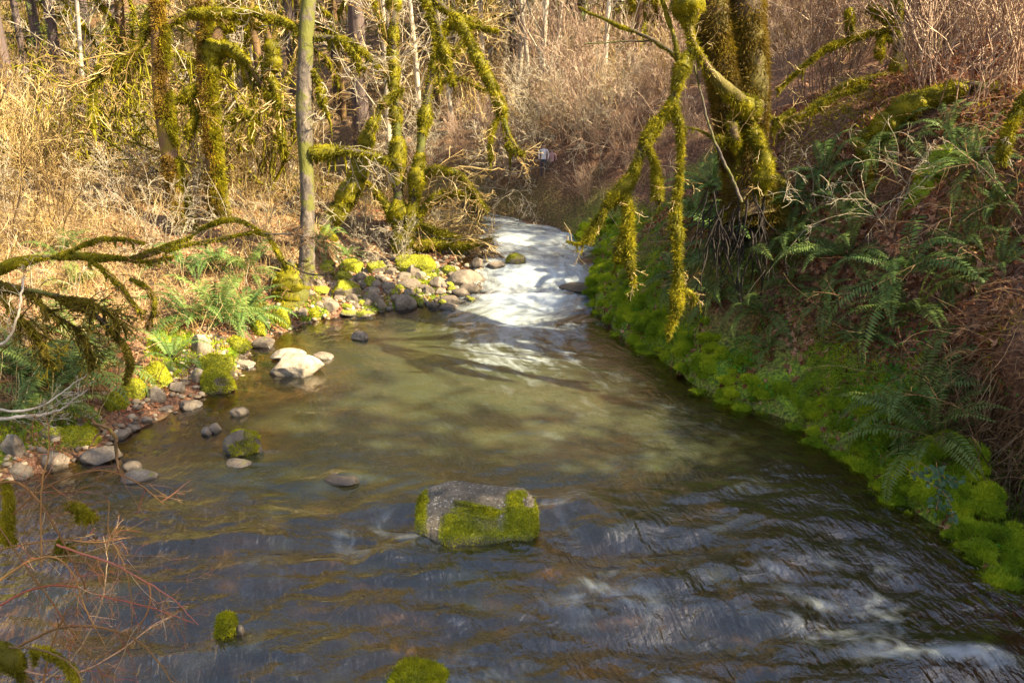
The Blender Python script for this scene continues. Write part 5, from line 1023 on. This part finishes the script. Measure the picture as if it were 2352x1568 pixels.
for i, (px, py, s, lb) in enumerate([(60, 800, 1.2, 'bare shrub over the shaded ferns at the left edge'), (120, 720, 1.2, 'bare shrub behind the drooping mossy bough'), (250, 560, 1.3, 'bare shrub beside the open leafy ground on the left'), (620, 600, 1., 'orange-stemmed shrub left of the pale alder foot'), (640, 660, .9, 'low dry shrub above the mossy bank left of the pale alder'), (340, 560, 1.2, 'pale shrub below the far maples'), (560, 560, 1.2, 'sunlit shrub between the far maples and the pale alder'), (30, 700, 1.3, 'tall bare shrub at the left frame edge')]):
    p, t = gp(px, py); r = thing('bare_shrub', lb, 'shrub', tuple(p), 'bare shrubs on the left bank'); r.scale = (s, s, s); f = link('stems', SH[[1, 0, 2, 1, 1, 0, 0, 2][i]], r); f.rotation_euler = (0, 0, i*1.3)
# bramble with blue-green leaves, lower right
def bramble():
    p, t = gp(2150, 1130); root = thing('bramble', 'trailing bramble with pairs of blue-green leaves above the lowest moss', 'bramble', tuple(p)); rg = np.random.default_rng(61)
    pths = [spline([P(2080, 1075, 6.5), P(2130, 1105, 6.4), P(2175, 1140, 6.3), P(2190, 1200, 6.2)], 24), spline([P(2110, 1060, 6.5), P(2170, 1095, 6.4), P(2210, 1110, 6.35)], 18), spline([P(2150, 1060, 6.6), P(2160, 1120, 6.4), P(2150, 1170, 6.3)], 18)]
    g = Geo(); l = Geo(); el = np.array([[0, 0, 0], [.35, .42, .08], [.8, .38, .1], [1.15, 0, 0], [.8, -.38, .1], [.35, -.42, .08]]); ef = np.array([[0, 1, 2], [0, 2, 3], [0, 3, 4], [0, 4, 5]])
    for q in pths:
        V, f = tubes(q[None], np.full((1, len(q)), .003), 4); g.add(V, f, r=.4); k = np.repeat(np.arange(2, len(q)), 2); pos = q[k]+rg.normal(0, .02, (len(k), 3)); nn = np.tile([-.5, -.6, .6], (len(k), 1)); a, b, c = scatter_tpl(el, ef, pos, nn, rg.uniform(.03, .05, len(k)), rg, .3); l.add(a, t=b, r=c)
    part('stems', g, MAT['twigred'], root); part('leaves', l, MAT['bluegreen'], root)
bramble()
# ------------------------------------------------------------------ foreground red twigs, lower left
def fgshrub(name, label, curves, d, seed, mat='twigred', mossy_=(), n=14, L=(.15, .5)):
    rg = np.random.default_rng(seed); b = P(*curves[0][0][0][:2], d); root = thing(name, label, 'shrub', tuple(b)); g = Geo(); paths = []
    for pts, r in curves:
        dd = d+rg.uniform(-.35, .35); q = bpath(pts, dd, 10*len(pts)); q = wob(q, .0025, rg); paths.append(q); V, f = tubes(q[None], interp_r(r, len(q))[None]*dd/F, 6); g.add(V, f, r=rg.uniform(.1, 1))
    part('stems', g, MAT[mat], root); g = Geo(); twigs(g, paths, n, L, .0022, rg, .1, 2, 0, -.02, .16, rmin=.0012); part('twigs', g, MAT[mat], root)
    m = Geo()
    for pts, mr in mossy_:
        q = bpath(pts, d, 24); mossy(m, q, interp_r(mr, 24)*.6*d/F, 9000, .016, .6, .7, seed, 8, wd=.0028); drapes(m, q, 10, .07, seed, .004, 2500)
    if m.n: part('moss', m, MAT['moss'], root)
fgshrub('bare_shrub', 'tangle of thin red and tan stems arching over the water at the lower left', [
 ([(-30, 1112), (35, 1110), (90, 1160), (140, 1250), (180, 1330), (195, 1385)], [3.2, 3.2, 3, 2.6, 2, 1.2]), ([(95, 1600), (112, 1520), (135, 1450), (160, 1400), (205, 1348)], [2.5, 2.4, 2, 1.6, 1]),
 ([(20, 1500), (60, 1475), (130, 1445), (220, 1440), (300, 1465), (360, 1520), (400, 1590)], [3, 3, 2.8, 2.6, 2.4, 2, 1.5]), ([(-20, 1265), (60, 1250), (140, 1238), (220, 1245), (290, 1238)], [2.4, 2.2, 2, 1.5, 1]),
 ([(-20, 1345), (60, 1292), (120, 1280), (165, 1320), (190, 1400), (240, 1490)], [2.6, 2.4, 2.2, 2, 1.6, 1]), ([(-20, 1400), (60, 1355), (150, 1345), (250, 1370), (340, 1390), (440, 1425)], [2.6, 2.4, 2.1, 1.8, 1.4, 1]),
 ([(130, 1250), (250, 1290), (330, 1330), (400, 1380), (455, 1435)], [2.6, 2.2, 2, 1.6, 1]), ([(-30, 1260), (30, 1180), (120, 1112), (220, 1082), (300, 1105), (372, 1162)], [2.4, 2.2, 2.2, 2, 1.6, 1]),
 ([(95, 1300), (95, 1130), (106, 1050), (108, 980), (90, 950)], [2, 2, 1.8, 1.5, 1]), ([(310, 1322), (345, 1345), (345, 1390), (325, 1430), (280, 1455)], [2.2, 2, 1.8, 1.5, 1]), ([(250, 1148), (252, 1220), (290, 1300), (305, 1400), (285, 1500)], [1.2, 1.4, 1.4, 1.2, 1]),
 ([(-20, 1500), (80, 1550), (180, 1545), (270, 1500), (350, 1440), (400, 1415)], [2.6, 2.4, 2, 1.6, 1.2, 1]), ([(40, 1600), (160, 1520), (230, 1400), (250, 1300), (240, 1230)], [2.4, 2, 1.8, 1.4, 1]), ([(-20, 1180), (60, 1300), (150, 1420), (220, 1520), (260, 1600)], [2, 2, 1.8, 1.5, 1.5])], 4.9, 91,
 mossy_=[([(150, 1160), (175, 1160), (195, 1172), (200, 1190)], [7, 12, 9, 4]), ([(10, 1100), (20, 1150), (14, 1210), (10, 1245)], [6, 11, 16, 6]), ([(134, 1238), (146, 1262)], [5, 8])])
fgshrub('mossy_branch', 'thick mossy branch end at the lower left corner', [([(-60, 1470), (0, 1500), (30, 1525), (60, 1560), (100, 1620)], [10, 9, 8, 8, 8]), ([(20, 1485), (80, 1490), (120, 1500), (165, 1535), (190, 1590)], [3, 2.6, 2.4, 2, 2])], 4.6, 93, mat='twigdark',
 mossy_=[([(-60, 1470), (0, 1495), (30, 1518), (45, 1540)], [20, 30, 26, 12]), ([(70, 1490), (110, 1496), (150, 1525), (180, 1565)], [7, 9, 8, 7])], n=3)
tree('snag', 'reddish forked dead stick standing at the water edge by the smooth tan stone', 'stick', 9.6, (274, 1085), [([(275, 1100), (275, 1070), (272, 1035), (262, 1010), (232, 990), (222, 975)], [2, 3, 4, 4, 3, 2], 0)], [([(232, 990), (215, 1010), (203, 1030)], [3, 2, 2], 0)], 'barkrust', None, seed=95)
# driftwood on the bar
tree('fallen_branch', 'dry fallen branch lying from the vine maple into the rapid', 'branch', 17.2, (1000, 560), [([(985, 572), (1040, 552), (1090, 548), (1130, 572), (1190, 605)], [4, 4, 4, 3, 2], 0)], [([(1040, 552), (1080, 580), (1130, 584)], [3, 2, 1], 0)], 'barkrust', dict(n=9, L=(.2, .7), r=.007, rmin=.004, trunk=True), seed=97)
# root mass under the big maple
def rootmass():
    p = P(1650, 560, 11.6); root = thing('root_mass', 'dark exposed root mass and earth under the big maple', 'roots', tuple(p)); rg = np.random.default_rng(99); g = Geo(); V, Fc = ico(5); Vv = V*(1+.3*fb3(V*1.6+4, 3)+.12*fb3(V*5, 3))[:, None]*np.array([.36, .3, .42]); c = P(1700, 520, 12.75); g.add(Vv+c, t=Fc, r=.2); part('earth', g, MAT['rootbark'], root)
    g = Geo(); n = 60
    st = np.stack([P(rg.uniform(1610, 1760), rg.uniform(430, 560), 12.1+rg.uniform(-.5, .1)) for _ in range(n)]); pp = grow(st, np.tile([-.35, -.3, -1.], (n, 1))+rg.normal(0, .35, (n, 3)), rg.uniform(.4, 1.3, n), 8, .18, -.1, rg); V, q = tubes(pp, taper(rg.uniform(.004, .022, n), 8, .3), 5); g.add(V, q, r=.3); part('roots', g, MAT['rootbark'], root)
rootmass()


# ------------------------------------------------------------------ people far upstream
def person(px, py, d, label, shirt, trousers, k=1.):
    head = P(px, py, d); z0 = float(head[2]-1.28*k); root = thing('person', label, 'person', (head[0], head[1], z0)); g = Geo()
    pts = {'pel': (0, 0, .80), 'waist': (0, 0, .98), 'chest': (0, 0, 1.2), 'neck': (0, 0, 1.38), 'head': (0, -.02, 1.52), 'top': (0, -.01, 1.62)}
    V = [pts['pel'], pts['waist'], pts['chest'], pts['neck'], pts['head'], pts['top'], (.18, 0, 1.33), (.25, -.03, 1.08), (.22, -.16, .88), (-.18, 0, 1.33), (-.25, -.02, 1.08), (-.24, -.1, .86), (.1, 0, .78), (.11, -.04, .44), (.11, .02, .06), (.12, -.12, .02), (-.1, 0, .78), (-.11, .02, .44), (-.11, .05, .06), (-.12, -.1, .02)]
    E = [(0, 1), (1, 2), (2, 3), (3, 4), (4, 5), (2, 6), (6, 7), (7, 8), (2, 9), (9, 10), (10, 11), (0, 12), (12, 13), (13, 14), (14, 15), (0, 16), (16, 17), (17, 18), (18, 19)]
    R = [.13, .12, .15, .06, .105, .08, .06, .045, .03, .06, .045, .03, .085, .06, .045, .04, .085, .06, .045, .04]
    me = bpy.data.meshes.new('body'); me.from_pydata([tuple(c*k for c in v) for v in V], E, []); o = link('body', me, root); md = o.modifiers.new('skin', 'SKIN'); o.modifiers.new('sub', 'SUBSURF').levels = 2
    for i, sv in enumerate(me.skin_vertices[0].data): sv.radius = (R[i]*k, R[i]*k*.8); sv.use_root = i == 0
    m, nt, out = M('person_'+label[:6].strip()); z = N(nt, 'ShaderNodeSeparateXYZ', Vector=N(nt, 'ShaderNodeTexCoord').outputs['Object']).outputs[2]
    c = mixc(nt, mathn(nt, 'GREATER_THAN', z, .86*k), trousers, shirt); c = mixc(nt, mathn(nt, 'GREATER_THAN', z, 1.39*k), c, (.5, .32, .24)); c = mixc(nt, mathn(nt, 'GREATER_THAN', z, 1.55*k), c, (.05, .03, .02))
    dd = N(nt, 'ShaderNodeBsdfPrincipled', Base_Color=c, Roughness=.8); nt.links.new(dd.outputs[0], out.inputs[0]); me.materials.append(m)
person(1249, 346, 19.7, 'distant person in a white shirt half hidden in the reddish brush', (.75, .72, .78), (.06, .06, .09), .46)
person(1268, 354, 19.8, 'distant person in a pink top beside the one in white', (.6, .35, .33), (.08, .06, .06), .4)
